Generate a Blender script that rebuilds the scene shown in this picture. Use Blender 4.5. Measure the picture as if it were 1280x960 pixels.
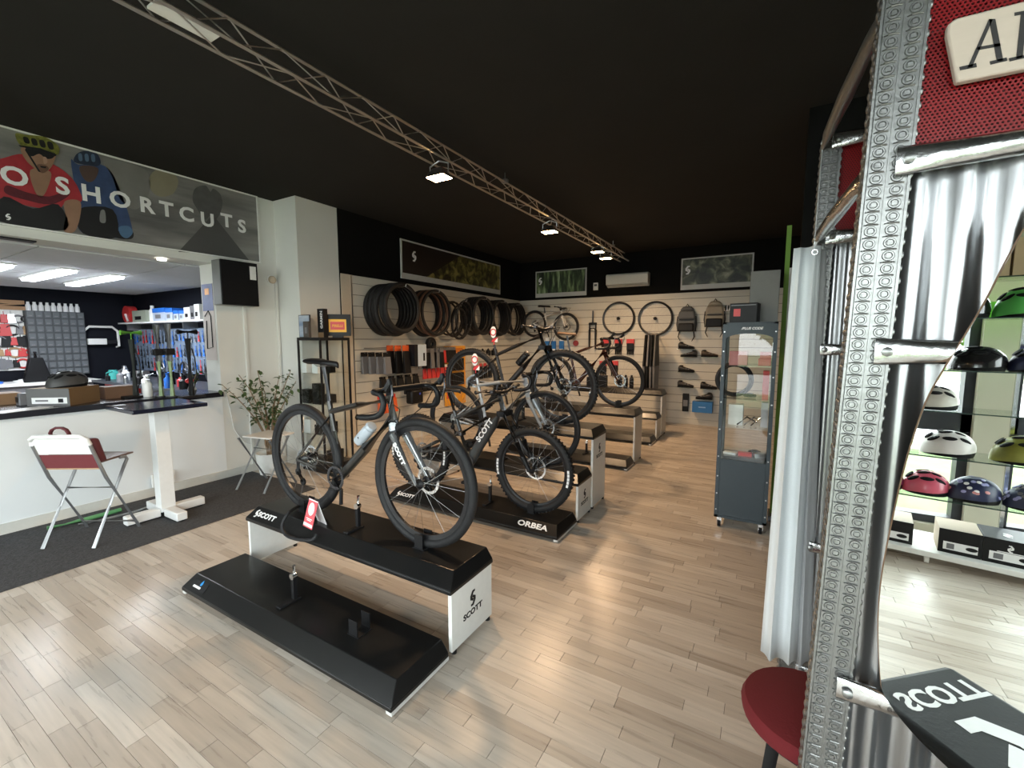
import bpy, bmesh, math, random
import numpy as np
from mathutils import Matrix, Vector
for _o in list(bpy.data.objects): bpy.data.objects.remove(_o)
scn = bpy.context.scene
COL = scn.collection
R_ = math.radians
random.seed(7)
# ------------------------------------------------------------------ camera
FPX, CAMZ, YAW, PIT = 548.0, 1.6, R_(30.3), math.atan(56/548.0)
cam = bpy.data.cameras.new('camera'); camo = bpy.data.objects.new('camera', cam); COL.objects.link(camo)
camo.location = (0, 0, CAMZ); camo.rotation_euler = (math.pi/2-PIT, 0, YAW)
cam.sensor_width = 36; cam.lens = FPX/1280*36; cam.clip_start = .05; cam.clip_end = 300
scn.camera = camo
# ------------------------------------------------------------------ sky, daylight, exposure
EXPO = 0.0
SKY = 9.5
w = bpy.data.worlds.new('overcast_sky'); scn.world = w; w.use_nodes = True
bg = w.node_tree.nodes['Background']
bg.inputs['Color'].default_value = (.93, .97, 1.0, 1); bg.inputs['Strength'].default_value = SKY
scn.view_settings.view_transform = 'Standard'; scn.view_settings.look = 'None'
scn.view_settings.exposure = EXPO; scn.view_settings.gamma = 1; scn.view_settings.use_curve_mapping = False
FRONT = -2.2          # glazed shop front behind the photographer
WINS = [(-5.2, -3.05), (-2.9, -.75), (-.6, 1.38), (1.57, 3.4)]   # glazed bays (X ranges)
WZ0, WZ1 = .12, 2.85
RIGHT = 3.6; ADDED_RWINS = [(-1.9, .9)]      # unseen side window (Y range), assumed and added for light on the counter front
for x0, x1 in WINS:   # sky portals in the window openings
    L = bpy.data.lights.new('window_portal', 'AREA'); L.shape = 'RECTANGLE'; L.size = x1-x0; L.size_y = WZ1-WZ0
    L.cycles.is_portal = True
    o = bpy.data.objects.new('window_portal', L); COL.objects.link(o)
    o.location = ((x0+x1)/2, FRONT-.03, (WZ0+WZ1)/2); o.rotation_euler = (math.pi/2, 0, 0)   # -Z axis points to +Y (indoors)
for y0, y1 in ADDED_RWINS:
    L = bpy.data.lights.new('window_portal', 'AREA'); L.shape = 'RECTANGLE'; L.size = WZ1-WZ0; L.size_y = y1-y0
    L.cycles.is_portal = True
    o = bpy.data.objects.new('window_portal', L); COL.objects.link(o)
    o.location = (RIGHT+.03, (y0+y1)/2, (WZ0+WZ1)/2); o.rotation_euler = (0, math.pi/2, 0)   # -Z axis points to -X
# ------------------------------------------------------------------ pixel -> place helpers
_f = Vector((-math.sin(YAW)*math.cos(PIT), math.cos(YAW)*math.cos(PIT), -math.sin(PIT)))
_r = Vector((math.cos(YAW), math.sin(YAW), 0)); _u = _r.cross(_f); CAM = Vector((0, 0, CAMZ))
def ray(x, y): return _f+_r*((x-640)/FPX)+_u*((480-y)/FPX)
def PZ(x, y, z=0.0): d = ray(x, y); return CAM+d*((z-CAMZ)/d.z)
def PX(x, y, X): d = ray(x, y); return CAM+d*(X/d.x)
def PY(x, y, Y): d = ray(x, y); return CAM+d*(Y/d.y)
# ------------------------------------------------------------------ materials
MATS = {}
def mat(name, col, rough=.5, metal=0.0, var=.06, scale=30.0, bump=0.0, emit=0.0, trans=0.0, coat=0.0, alpha=1.0, stretch=None, spec=None):
    if name in MATS: return MATS[name]
    m = bpy.data.materials.new(name); m.use_nodes = True; nt = m.node_tree; b = nt.nodes['Principled BSDF']
    tc = nt.nodes.new('ShaderNodeTexCoord'); no = nt.nodes.new('ShaderNodeTexNoise'); no.inputs['Scale'].default_value = scale
    no.inputs['Detail'].default_value = 4
    src = tc.outputs['Object']
    if stretch:
        mp = nt.nodes.new('ShaderNodeMapping'); mp.inputs['Scale'].default_value = stretch
        nt.links.new(src, mp.inputs['Vector']); src = mp.outputs['Vector']
    nt.links.new(src, no.inputs['Vector'])
    mx = nt.nodes.new('ShaderNodeMix'); mx.data_type = 'RGBA'
    mx.inputs[6].default_value = tuple(max(0, c*(1-var)) for c in col)+(1,); mx.inputs[7].default_value = tuple(min(1, c*(1+var)) for c in col)+(1,)
    nt.links.new(no.outputs['Fac'], mx.inputs[0]); nt.links.new(mx.outputs[2], b.inputs['Base Color'])
    b.inputs['Roughness'].default_value = rough; b.inputs['Metallic'].default_value = metal
    if spec is not None: b.inputs['Specular IOR Level'].default_value = spec
    if coat: b.inputs['Coat Weight'].default_value = coat
    if trans: b.inputs['Transmission Weight'].default_value = trans
    if emit:
        b.inputs['Emission Color'].default_value = tuple(col)+(1,); b.inputs['Emission Strength'].default_value = emit
    if alpha < 1: b.inputs['Alpha'].default_value = alpha
    if bump:
        bp = nt.nodes.new('ShaderNodeBump'); bp.inputs['Strength'].default_value = bump; bp.inputs['Distance'].default_value = .01
        nt.links.new(no.outputs['Fac'], bp.inputs['Height']); nt.links.new(bp.outputs['Normal'], b.inputs['Normal'])
    MATS[name] = m; return m
def glassmat(name, tint=(.93, .97, .95), refl=.08, grade=.0):
    m = bpy.data.materials.new(name); m.use_nodes = True; nt = m.node_tree; nt.nodes.clear()
    out = nt.nodes.new('ShaderNodeOutputMaterial'); t = nt.nodes.new('ShaderNodeBsdfTransparent'); g = nt.nodes.new('ShaderNodeBsdfGlossy')
    t.inputs['Color'].default_value = tint+(1,); g.inputs['Roughness'].default_value = .01
    fr = nt.nodes.new('ShaderNodeFresnel'); fr.inputs['IOR'].default_value = 1.5
    ma = nt.nodes.new('ShaderNodeMath'); ma.operation = 'ADD'; ma.inputs[1].default_value = refl; ma.use_clamp = True
    mx = nt.nodes.new('ShaderNodeMixShader'); nt.links.new(fr.outputs[0], ma.inputs[0]); ge = nt.nodes.new('ShaderNodeNewGeometry'); iv = nt.nodes.new('ShaderNodeMath'); iv.operation = 'SUBTRACT'; iv.inputs[0].default_value = 1; nt.links.new(ge.outputs['Backfacing'], iv.inputs[1])
    mu = nt.nodes.new('ShaderNodeMath'); mu.operation = 'MULTIPLY'; nt.links.new(ma.outputs[0], mu.inputs[0]); nt.links.new(iv.outputs[0], mu.inputs[1]); nt.links.new(mu.outputs[0], mx.inputs[0])   # the leaving face of a pane does not reflect
    nt.links.new(t.outputs[0], mx.inputs[1]); nt.links.new(g.outputs[0], mx.inputs[2]); nt.links.new(mx.outputs[0], out.inputs[0])
    return m
def nodes(m): return m.node_tree, m.node_tree.nodes['Principled BSDF']
# floor strips: one tone per strip
def strip_mat():
    m = bpy.data.materials.new('laminate_strips'); m.use_nodes = True; nt, b = nodes(m); N = nt.nodes.new; L = nt.links.new
    oi = N('ShaderNodeObjectInfo'); ge = N('ShaderNodeNewGeometry'); ad = N('ShaderNodeMath'); ad.operation = 'ADD'
    L(oi.outputs['Random'], ad.inputs[0]); L(ge.outputs['Random Per Island'], ad.inputs[1])
    fr = N('ShaderNodeMath'); fr.operation = 'FRACT'; L(ad.outputs[0], fr.inputs[0])
    cr = N('ShaderNodeValToRGB'); e = cr.color_ramp.elements
    e[0].position = 0; e[0].color = (.42, .352, .288, 1); e[1].position = 1; e[1].color = (.595, .525, .45, 1)
    k = cr.color_ramp.elements.new(.5); k.color = (.513, .44, .366, 1)
    L(fr.outputs[0], cr.inputs[0])
    mp = N('ShaderNodeMapping'); mp.inputs['Scale'].default_value = (3, 45, 1); L(ge.outputs['Position'], mp.inputs[0])
    no = N('ShaderNodeTexNoise'); no.inputs['Scale'].default_value = 1.0; no.inputs['Detail'].default_value = 6; L(mp.outputs[0], no.inputs[0])
    mr = N('ShaderNodeMapRange'); mr.inputs[1].default_value = .25; mr.inputs[2].default_value = .75; mr.inputs[3].default_value = .84; mr.inputs[4].default_value = 1.12
    L(no.outputs['Fac'], mr.inputs[0])
    mu = N('ShaderNodeMix'); mu.data_type = 'RGBA'; mu.blend_type = 'MULTIPLY'; mu.inputs[0].default_value = 1
    L(cr.outputs[0], mu.inputs[6]); L(mr.outputs[0], mu.inputs[7]); L(mu.outputs[2], b.inputs['Base Color'])
    r2 = N('ShaderNodeMapRange'); r2.inputs[3].default_value = .22; r2.inputs[4].default_value = .36; L(no.outputs['Fac'], r2.inputs[0]); L(r2.outputs[0], b.inputs['Roughness'])
    return m
def print_mat(name, stops, scale=3.0, rough=.35, stretch=(1, 1, 1), detail=5.0, dist=0.0):
    """flat printed picture: a noise pattern through a colour ramp"""
    m = bpy.data.materials.new(name); m.use_nodes = True; nt, b = nodes(m); N = nt.nodes.new; L = nt.links.new
    tc = N('ShaderNodeTexCoord'); mp = N('ShaderNodeMapping'); mp.inputs['Scale'].default_value = stretch; L(tc.outputs['Object'], mp.inputs[0])
    no = N('ShaderNodeTexNoise'); no.inputs['Scale'].default_value = scale; no.inputs['Detail'].default_value = detail; no.inputs['Distortion'].default_value = dist
    L(mp.outputs[0], no.inputs[0]); cr = N('ShaderNodeValToRGB'); L(no.outputs['Fac'], cr.inputs[0]); el = cr.color_ramp.elements
    while len(el) < len(stops): el.new(.5)
    for q, (p, c) in enumerate(stops): el[q].position = p; el[q].color = tuple(c)+(1,)
    L(cr.outputs[0], b.inputs['Base Color']); b.inputs['Roughness'].default_value = rough
    return m
# ------------------------------------------------------------------ mesh builder
def frame_from(a, b):
    d = (b-a).normalized(); up = Vector((0, 0, 1)) if abs(d.z) < .95 else Vector((0, 1, 0))
    x = d.cross(up).normalized(); y = x.cross(d).normalized(); return x, y, d
class MB:
    def __init__(s, M=None): s.v = []; s.f = []; s.M = M or Matrix()
    def add(s, vs, fs):
        n = len(s.v); s.v += [s.M@Vector(p) for p in vs]; s.f += [tuple(i+n for i in f) for f in fs]; return s
    def box(s, x0, x1, y0, y1, z0, z1, R=None, c=None):
        vs = [Vector((x, y, z)) for z in (z0, z1) for y in (y0, y1) for x in (x0, x1)]
        if R is not None:
            c = Vector(c) if c is not None else Vector(((x0+x1)/2, (y0+y1)/2, (z0+z1)/2)); vs = [R@(p-c)+c for p in vs]
        return s.add(vs, [(0, 2, 3, 1), (4, 5, 7, 6), (0, 1, 5, 4), (2, 6, 7, 3), (0, 4, 6, 2), (1, 3, 7, 5)])
    def frustum(s, b, t, z0, z1):   # b,t = (x0,x1,y0,y1)
        vs = [(x, y, z0) for y in b[2:] for x in b[:2]]+[(x, y, z1) for y in t[2:] for x in t[:2]]
        return s.add(vs, [(0, 2, 3, 1), (4, 5, 7, 6), (0, 1, 5, 4), (2, 6, 7, 3), (0, 4, 6, 2), (1, 3, 7, 5)])
    def tube(s, pts, r, n=8, closed=False, sq=1.0, caps=True):
        P = [Vector(p) for p in pts]; k = len(P); rs = r if isinstance(r, (list, tuple)) else [r]*k
        vs = []; fs = []; px = None
        for i in range(k):
            a = P[(i-1) % k] if closed or i > 0 else P[i]; b = P[(i+1) % k] if closed or i < k-1 else P[i]
            d = (b-a).normalized()
            if px is None: x, y, _ = frame_from(a, b)
            else:
                x = px-d*px.dot(d)
                x = x.normalized() if x.length > 1e-6 else frame_from(a, b)[0]
                y = d.cross(x).normalized()
            px = x
            for j in range(n):
                t = 2*math.pi*j/n; vs.append(P[i]+x*(math.cos(t)*rs[i]*sq)+y*(math.sin(t)*rs[i]))
        for i in range(k if closed else k-1):
            for j in range(n):
                a = i*n+j; b = i*n+(j+1) % n; c = ((i+1) % k)*n+(j+1) % n; d = ((i+1) % k)*n+j; fs.append((a, b, c, d))
        if caps and not closed: fs.append(tuple(range(n))[::-1]); fs.append(tuple(range((k-1)*n, k*n)))
        return s.add(vs, fs)
    def lathe(s, prof, a, b, n=20, closed=False):   # prof = [(radius, t along a->b in metres)]
        a = Vector(a); b = Vector(b); x, y, d = frame_from(a, b); vs = []; fs = []
        for r, t in prof:
            for j in range(n):
                q = 2*math.pi*j/n; vs.append(a+d*t+x*(r*math.cos(q))+y*(r*math.sin(q)))
        k = len(prof)
        for i in range(k if closed else k-1):
            for j in range(n):
                i2 = (i+1) % k; fs.append((i*n+j, i*n+(j+1) % n, i2*n+(j+1) % n, i2*n+j))
        if not closed:
            if prof[0][0] > 1e-5: fs.append(tuple(range(n))[::-1])
            if prof[-1][0] > 1e-5: fs.append(tuple(range((k-1)*n, k*n)))
        return s.add(vs, fs)
    def cyl(s, a, b, r, n=14): return s.lathe([(r, 0), (r, (Vector(b)-Vector(a)).length)], a, b, n)
    def torus(s, c, ax, R, r, n=40, m=8, rw=None):   # r radial, rw along the axis
        rw = rw or r; prof = [(R+r*math.cos(2*math.pi*j/m), rw*math.sin(2*math.pi*j/m)) for j in range(m)]
        c = Vector(c); return s.lathe(prof, c, c+Vector(ax), n, closed=True)
    def prism(s, poly, h, O=(0, 0, 0), X=(1, 0, 0), Y=(0, 1, 0)):   # poly in the X,Y plane from O, extruded by h along X x Y
        O = Vector(O); X = Vector(X); Y = Vector(Y); Z = X.cross(Y).normalized(); k = len(poly)
        area = sum(poly[i][0]*poly[(i+1) % k][1]-poly[(i+1) % k][0]*poly[i][1] for i in range(k))
        if area < 0: poly = poly[::-1]
        vs = [O+X*p[0]+Y*p[1] for p in poly]+[O+X*p[0]+Y*p[1]+Z*h for p in poly]
        return s.add(vs, [tuple(range(k))[::-1], tuple(range(k, 2*k))]+[(i, (i+1) % k, (i+1) % k+k, i+k) for i in range(k)])
    def ellip(s, c, r, n=16, m=8, lo=-1.0, hi=1.0):
        c = Vector(c); vs = []; fs = []
        for i in range(m+1):
            t = math.asin(lo)+(math.asin(hi)-math.asin(lo))*i/m
            for j in range(n):
                q = 2*math.pi*j/n; vs.append(c+Vector((r[0]*math.cos(t)*math.cos(q), r[1]*math.cos(t)*math.sin(q), r[2]*math.sin(t))))
        for i in range(m):
            for j in range(n): fs.append((i*n+j, i*n+(j+1) % n, (i+1)*n+(j+1) % n, (i+1)*n+j))
        fs.append(tuple(range(n))[::-1]); fs.append(tuple(range(m*n, (m+1)*n)))
        return s.add(vs, fs)
    def mesh(s, name, smooth=True, ang=38):
        me = bpy.data.meshes.new(name); me.from_pydata([tuple(p) for p in s.v], [], s.f); me.validate(); me.update()
        if smooth:
            me.polygons.foreach_set('use_smooth', [True]*len(me.polygons)); me.set_sharp_from_angle(angle=R_(ang))
        return me
    def build(s, name, m, parent=None, w=False, bevel=0, label=None, smooth=True, ang=38):
        """w: vertices are in world coordinates, otherwise in the root thing's own"""
        if w and parent is not None:
            I = root_m(parent).inverted(); s.v = [I@p for p in s.v]
        o = bpy.data.objects.new(name, s.mesh(name, smooth, ang)); COL.objects.link(o)
        if m is not None: o.data.materials.append(m)
        if parent is not None: o.parent = parent
        if bevel:
            bv = o.modifiers.new('bevel', 'BEVEL'); bv.width = bevel; bv.segments = 2; bv.limit_method = 'ANGLE'; bv.angle_limit = R_(40)
        if label: o['label'] = label
        return o
def sm(P, n=4):
    """smooth curve through the points"""
    P = [Vector(p) for p in P]; out = []
    for i in range(len(P)-1):
        p0, p1, p2, p3 = P[max(0, i-1)], P[i], P[i+1], P[min(len(P)-1, i+2)]
        for q in range(n):
            t_ = q/n; out.append((p1*2+(p2-p0)*t_+(p0*2-p1*5+p2*4-p3)*t_**2+(p1*3-p0-p2*3+p3)*t_**3)*.5)
    return out+[P[-1]]
ROOTM = {}
def root_m(o):
    while o.parent is not None: o = o.parent
    return ROOTM.get(o.name, Matrix())
def tag(o, label, cat, group=None, kind=None):
    o['label'] = label
    if cat: o['category'] = cat
    if group: o['group'] = group
    if kind: o['kind'] = kind
    return o
def thing(name, label, cat, loc=(0, 0, 0), rz=0.0, group=None, rx=0.0, ry=0.0):
    o = bpy.data.objects.new(name, None); COL.objects.link(o); o.empty_display_size = .1
    o.location = loc; o.rotation_euler = (rx, ry, rz)
    from mathutils import Euler
    ROOTM[o.name] = Matrix.Translation(loc)@Euler((rx, ry, rz)).to_matrix().to_4x4()
    return tag(o, label, cat, group)
def solo(mb, name, m, label, cat, group=None, loc=None, bevel=0, rz=0.0, ang=38):
    """a thing that is one mesh; mb is local to loc, or in world coordinates when loc is None (origin then moves to its base)"""
    if loc is None:
        xs = [p.x for p in mb.v]; ys = [p.y for p in mb.v]; zs = [p.z for p in mb.v]
        loc = Vector(((min(xs)+max(xs))/2, (min(ys)+max(ys))/2, min(zs))); mb.v = [p-loc for p in mb.v]
    o = mb.build(name, m, None, bevel=bevel, ang=ang); o.location = loc; o.rotation_euler = (0, 0, rz)
    ROOTM[o.name] = Matrix.Translation(loc)@Matrix.Rotation(rz, 4, 'Z')
    return tag(o, label, cat, group)
def struct(mb, name, m, label=None, bevel=0):
    o = mb.build(name, m, None, bevel=bevel); o['kind'] = 'structure'; o['label'] = label or name.replace('_', ' ')+' of the shop'; o['category'] = name.split('_')[0]; return o
def copy_tree(o, parent=None):
    c = o.copy(); COL.objects.link(c); c.parent = parent
    for ch in list(o.children): copy_tree(ch, c)
    return c
def plane_m(O, X, Y):
    X = Vector(X).normalized(); Y = Vector(Y); Y = (Y-X*Y.dot(X)).normalized(); Z = X.cross(Y); O = Vector(O)
    return Matrix(((X.x, Y.x, Z.x, O.x), (X.y, Y.y, Z.y, O.y), (X.z, Y.z, Z.z, O.z), (0, 0, 0, 1)))
def text(name, s, size, m, parent, O, X, Y, w=True, bold=0.0, shear=0.0, depth=.001, align='CENTER', sx=1.0, spacing=1.0):
    cu = bpy.data.curves.new(name, 'FONT'); cu.body = s; cu.size = size; cu.align_x = align; cu.align_y = 'CENTER'
    cu.offset = bold; cu.shear = shear; cu.extrude = depth; cu.resolution_u = 3; cu.space_character = spacing
    t = bpy.data.objects.new(name, cu); COL.objects.link(t)
    bpy.context.view_layer.update()
    me = bpy.data.meshes.new_from_object(t.evaluated_get(bpy.context.evaluated_depsgraph_get()))
    bpy.data.objects.remove(t); bpy.data.curves.remove(cu)
    M = plane_m(O, X, Y)@Matrix.Diagonal((sx, 1, 1, 1))
    if w and parent is not None: M = root_m(parent).inverted()@M
    me.transform(M); me.name = name
    o = bpy.data.objects.new(name, me); COL.objects.link(o); o.parent = parent
    me.materials.clear(); me.materials.append(m)
    return o
LOGO = [(.78, 1.0), (.42, 1.0), (.12, .70), (.12, .46), (.50, .30), (.60, .42), (.40, .54), (.40, .66), (.60, .86), (.78, .86)]
def logo(name, size, m, parent, O, X, Y, w=True, depth=.001):
    O = Vector(O); X = Vector(X).normalized(); Y = Vector(Y).normalized(); b = MB()
    for poly in (LOGO, [(1-x, 1-y) for x, y in LOGO]):
        b.prism([((x-.5)*size*.75, (y-.5)*size) for x, y in poly], depth, O, X, Y)
    return b.build(name, m, parent, w=w)
EX, EY, EZ = Vector((1, 0, 0)), Vector((0, 1, 0)), Vector((0, 0, 1))
# common materials
M_black = mat('black_plastic', (.009, .009, .010), .45, spec=.3)
M_blackmatte = mat('black_matte', (.007, .007, .008), .7, spec=.2)
M_rubber = mat('tyre_rubber', (.013, .013, .014), .6, bump=.3, scale=90, spec=.35)
M_white = mat('white_paint', (.80, .80, .77), .5)
M_whitegloss = mat('white_gloss', (.82, .82, .80), .25)
M_chrome = mat('chrome', (.75, .76, .77), .16, 1)
M_steel = mat('steel', (.48, .49, .50), .3, 1)
M_dsteel = mat('dark_steel', (.12, .12, .13), .35, .9)
M_wprint = mat('white_print', (.85, .85, .85), .5)
M_bprint = mat('black_print', (.012, .012, .015), .5, spec=.2)
M_red = mat('red_plastic', (.55, .03, .035), .4)
M_orange = mat('orange_print', (.85, .33, .02), .45)
M_yellow = mat('yellow_print', (.85, .45, .03), .45)
M_card = mat('cardboard', (.42, .27, .14), .75)
M_glass = glassmat('clear_glass')
# =================================================================== SETTING
XL, XS, YB, ZC = -5.37, -4.90, 8.75, 3.29     # left wall, slat wall line, back wall, ceiling
XP = .17                                        # black partition start
M_wall = mat('white_wall', (.70, .70, .66), .6, var=.03, scale=4)
M_counter = mat('white_counter_front', (.80, .83, .84), .45, var=.03, scale=5)
M_dark = mat('black_wall_paint', (.005, .005, .005), .8, var=.2, scale=3, spec=.15)
M_ceil = mat('black_ceiling_paint', (.024, .023, .022), .85, var=.15, scale=2, spec=.15)
M_navy = mat('navy_black_wall', (.004, .005, .010), .7, var=.2, scale=2, spec=.2)
M_slat = mat('cream_slat_laminate', (.60, .57, .50), .45, var=.03, scale=6)
M_groove = mat('slat_groove', (.10, .09, .075), .6)
M_wsceil = mat('workshop_ceiling_tiles', (.72, .74, .76), .7, var=.05, scale=6)
# floor with strips
fl = struct(MB().box(-11.2, 3.8, FRONT-.1, YB+.2, -.06, -.004), 'floor', mat('floor_joint', (.16, .13, .10), .6), 'pale grey oak strip floor of the shop')
M_strip = strip_mat()
SW, GAP = .068, .0012
strips = []
rnd = random.Random(3); yy = FRONT
while yy < YB:
    x = XL+.02-rnd.random()*.5
    while x < 3.6:
        ln = rnd.choice((.34, .42, .42, .5, .58)); x1 = min(x+ln, 3.6); x0 = max(x, XL+.01)
        if x1-x0 > .03 and not (yy > 4.2 and x0 > .5): strips.append((x0, x1, yy, yy+SW))
        x += ln
    yy += SW
def vis(s):
    cx, cy = (s[0]+s[1])/2, (s[2]+s[3])/2; v = Vector((cx, cy, 0))-CAM; d = v.dot(_f)
    if d < .2: return 0
    px_ = 640+FPX*v.dot(_r)/d; py_ = 480-FPX*v.dot(_u)/d
    if not (0 < px_ < 1000 and 0 < py_ < 960): return 0
    if -5.3 < cx < -4.12 and cy < 2.9: return 0
    return 1/d
strips.sort(key=vis, reverse=True)
unit = {}
for k, (x0, x1, y0, y1) in enumerate(strips[:300]):
    ln = round(x1-x0, 3)
    if ln not in unit: unit[ln] = MB().box(-ln/2+GAP, ln/2-GAP, -SW/2+GAP/2, SW/2-GAP/2, -.004, 0).mesh('plank', False); unit[ln].materials.append(M_strip)
    o = bpy.data.objects.new('plank', unit[ln]); COL.objects.link(o); o.parent = fl; o.location = ((x0+x1)/2, (y0+y1)/2, 0)
rest = MB()
for x0, x1, y0, y1 in strips[300:]: rest.box(x0+GAP, x1-GAP, y0+GAP/2, y1-GAP/2, -.004, 0)
ro = rest.build('planks', M_strip, fl, smooth=False); ro['kind'] = 'stuff'
# ceiling
struct(MB().box(XL-.5, 3.8, FRONT-.1, YB+.2, ZC, ZC+.1), 'ceiling', M_ceil, 'matt black painted shop ceiling')
# left wall with the workshop hatch
OPY0, OPY1, OPZ0, OPZ1, WT = -1.3, 2.62, 1.0, 2.44, .30
wl = MB()
wl.box(XL-WT, XL, FRONT-.1, OPY0, 0, ZC)
wl.box(XL-WT, XL, OPY1, 3.42, 0, ZC)
wl.box(XL-WT, XL, OPY0, OPY1, OPZ1, ZC)
wlo = struct(wl, 'wall_left', M_wall, 'white wall around the workshop hatch')
struct(MB().box(XL-.16, XL+.004, OPY0, OPY1+.0, 0, OPZ0-.05), 'wall_counter', M_counter, 'smooth white counter front below the workshop hatch')
tag(MB().box(XL-.62, XL+.045, OPY0+.002, OPY1-.002, OPZ0-.049, OPZ0+.005).build('worktop', mat('black_worktop', (.014, .015, .022), .25, var=.2), None, bevel=.003), 'long black worktop of the workshop hatch', 'worktop')
# pillar
struct(MB().box(XL-.2, -4.93, 3.35, 3.93, 0, ZC), 'wall_pillar', M_wall, 'white square pillar between hatch and slat wall')
# slat walls: backing plus single slats
struct(MB().box(XS-.3, XS-.02, 3.935, YB+.1, 0, ZC), 'wall_slat_side', M_dark, 'black upper wall above the tyre slat wall')
struct(MB().box(XS-.3, XP+.5, YB+.02, YB+.3, 0, ZC), 'wall_back', M_dark, 'black upper back wall above the slat wall')
ZT = 2.46; PIT_S = .15
gl = MB().box(XS-.02, XS-.006, 3.94, YB, .10, ZT).build('groove_panel', M_groove, bpy.data.objects['wall_slat_side'])
gb = MB().box(XS, XP+.3, YB+.006, YB+.02, .10, ZT).build('groove_panel', M_groove, bpy.data.objects['wall_back'])
sl1 = MB().box(-.006, .004, -(YB-4.1)/2, (YB-4.1)/2, .004, PIT_S-.004).mesh('slat', False); sl1.materials.append(M_slat)
sl2 = MB().box(-(XP+.3-XS)/2, (XP+.3-XS)/2, -.004, .006, .004, PIT_S-.004).mesh('slat', False); sl2.materials.append(M_slat)
z = .10
while z < ZT-.05:
    h = min(PIT_S, ZT-z)/PIT_S
    o = bpy.data.objects.new('slat', sl1); COL.objects.link(o); o.parent = bpy.data.objects['wall_slat_side']; o.location = (XS, (4.1+YB)/2, z); o.scale.z = h
    o = bpy.data.objects.new('slat', sl2); COL.objects.link(o); o.parent = bpy.data.objects['wall_back']; o.location = ((XP+.3+XS)/2, YB, z); o.scale.z = h
    z += PIT_S
MB().box(XS-.006, XS+.004, 3.93, 4.09, 0, ZT).build('end_panel', mat('beige_end_panel', (.55, .47, .37), .5), bpy.data.objects['wall_slat_side'])
MB().box(XS-.004, XS+.008, 4.085, 4.105, .1, ZT).build('edge_strip', M_steel, bpy.data.objects['wall_slat_side'])
struct(MB().box(XS, XS+.014, 3.94, YB, 0, .10), 'baseboard_side', M_slat, 'cream skirting under the tyre slat wall')
struct(MB().box(XS+.014, XP+.3, YB-.014, YB, 0, .10), 'baseboard_back', M_slat, 'cream skirting under the back slat wall')
struct(MB().box(XL, XL+.018, OPY0, 3.35, 0, .09), 'baseboard_left', mat('skirting_paint', (.66, .65, .60), .5), 'pale skirting along the counter front')
# right hand side
struct(MB().box(XP, 3.8, 4.05, 4.2, 0, ZC), 'wall_partition', M_dark, 'black partition wall beside the tall display cabinet')
struct(MB().box(XP+.5, XP+.65, 4.2, YB+.3, 0, ZC), 'wall_right', M_dark, 'black side wall beyond the partition')
wr = MB(); ys_ = [FRONT-.1]+[e for q in ADDED_RWINS for e in q]+[4.05]
for a in range(0, len(ys_), 2): wr.box(RIGHT, RIGHT+.2, ys_[a], ys_[a+1], 0, ZC)
for a, b in ADDED_RWINS: wr.box(RIGHT, RIGHT+.2, a, b, 0, WZ0).box(RIGHT, RIGHT+.2, a, b, WZ1, ZC)
struct(wr, 'wall_right_front', M_wall, 'white side wall of the front room with an added window')
# shop front: pillars, sill, head, framed glass bays
wf = MB()
xs = [XL-.3]+[e for q in WINS for e in q]+[3.8]
for a in range(0, len(xs), 2): wf.box(xs[a], xs[a+1], FRONT-.1, FRONT+.1, 0, ZC)
wf.box(XL, 3.8, FRONT-.1, FRONT+.1, 0, WZ0); wf.box(XL, 3.8, FRONT-.1, FRONT+.1, WZ1, ZC)
M_beige = mat('beige_facade', (.42, .40, .31), .6, var=.05, scale=3)
struct(wf, 'wall_front', M_beige, 'beige piers of the glazed shop front')
M_wframe = mat('dark_window_frame', (.014, .016, .022), .4)
M_pane = glassmat('window_pane', (.97, .99, .98), .02)
for i, (x0, x1) in enumerate(WINS):
    b = MB(); t = .06
    b.box(x0, x0+t, FRONT-.05, FRONT+.05, WZ0, WZ1); b.box(x1-t, x1, FRONT-.05, FRONT+.05, WZ0, WZ1)
    b.box(x0, x1, FRONT-.05, FRONT+.05, WZ0, WZ0+t); b.box(x0, x1, FRONT-.05, FRONT+.05, WZ1-t, WZ1)
    b.box(x0, x1, FRONT-.05, FRONT+.05, .88, 1.03)
    wo = struct(b, 'window_%d' % (i+1), M_wframe, 'dark framed shop window with a wide middle rail')
    MB().box(x0+t, x1-t, FRONT-.004, FRONT+.004, 1.03, WZ1-t).build('pane', M_pane, wo)
    MB().box(x0+t, x1-t, FRONT-.004, FRONT+.004, WZ0+t, .88).build('pane', M_pane, wo)
for i, (y0, y1) in enumerate(ADDED_RWINS):  # frame and pane of the added side window
    b = MB(); t = .06
    b.box(RIGHT+.05, RIGHT+.15, y0, y0+t, WZ0, WZ1); b.box(RIGHT+.05, RIGHT+.15, y1-t, y1, WZ0, WZ1)
    b.box(RIGHT+.05, RIGHT+.15, y0, y1, WZ0, WZ0+t); b.box(RIGHT+.05, RIGHT+.15, y0, y1, WZ1-t, WZ1)
    wo = struct(b, 'window_%d' % (i+5), M_wframe, 'unseen dark framed side window added for light on the counter')
    MB().box(RIGHT+.096, RIGHT+.104, y0+t, y1-t, WZ0+t, WZ1-t).build('pane', M_pane, wo)
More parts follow.
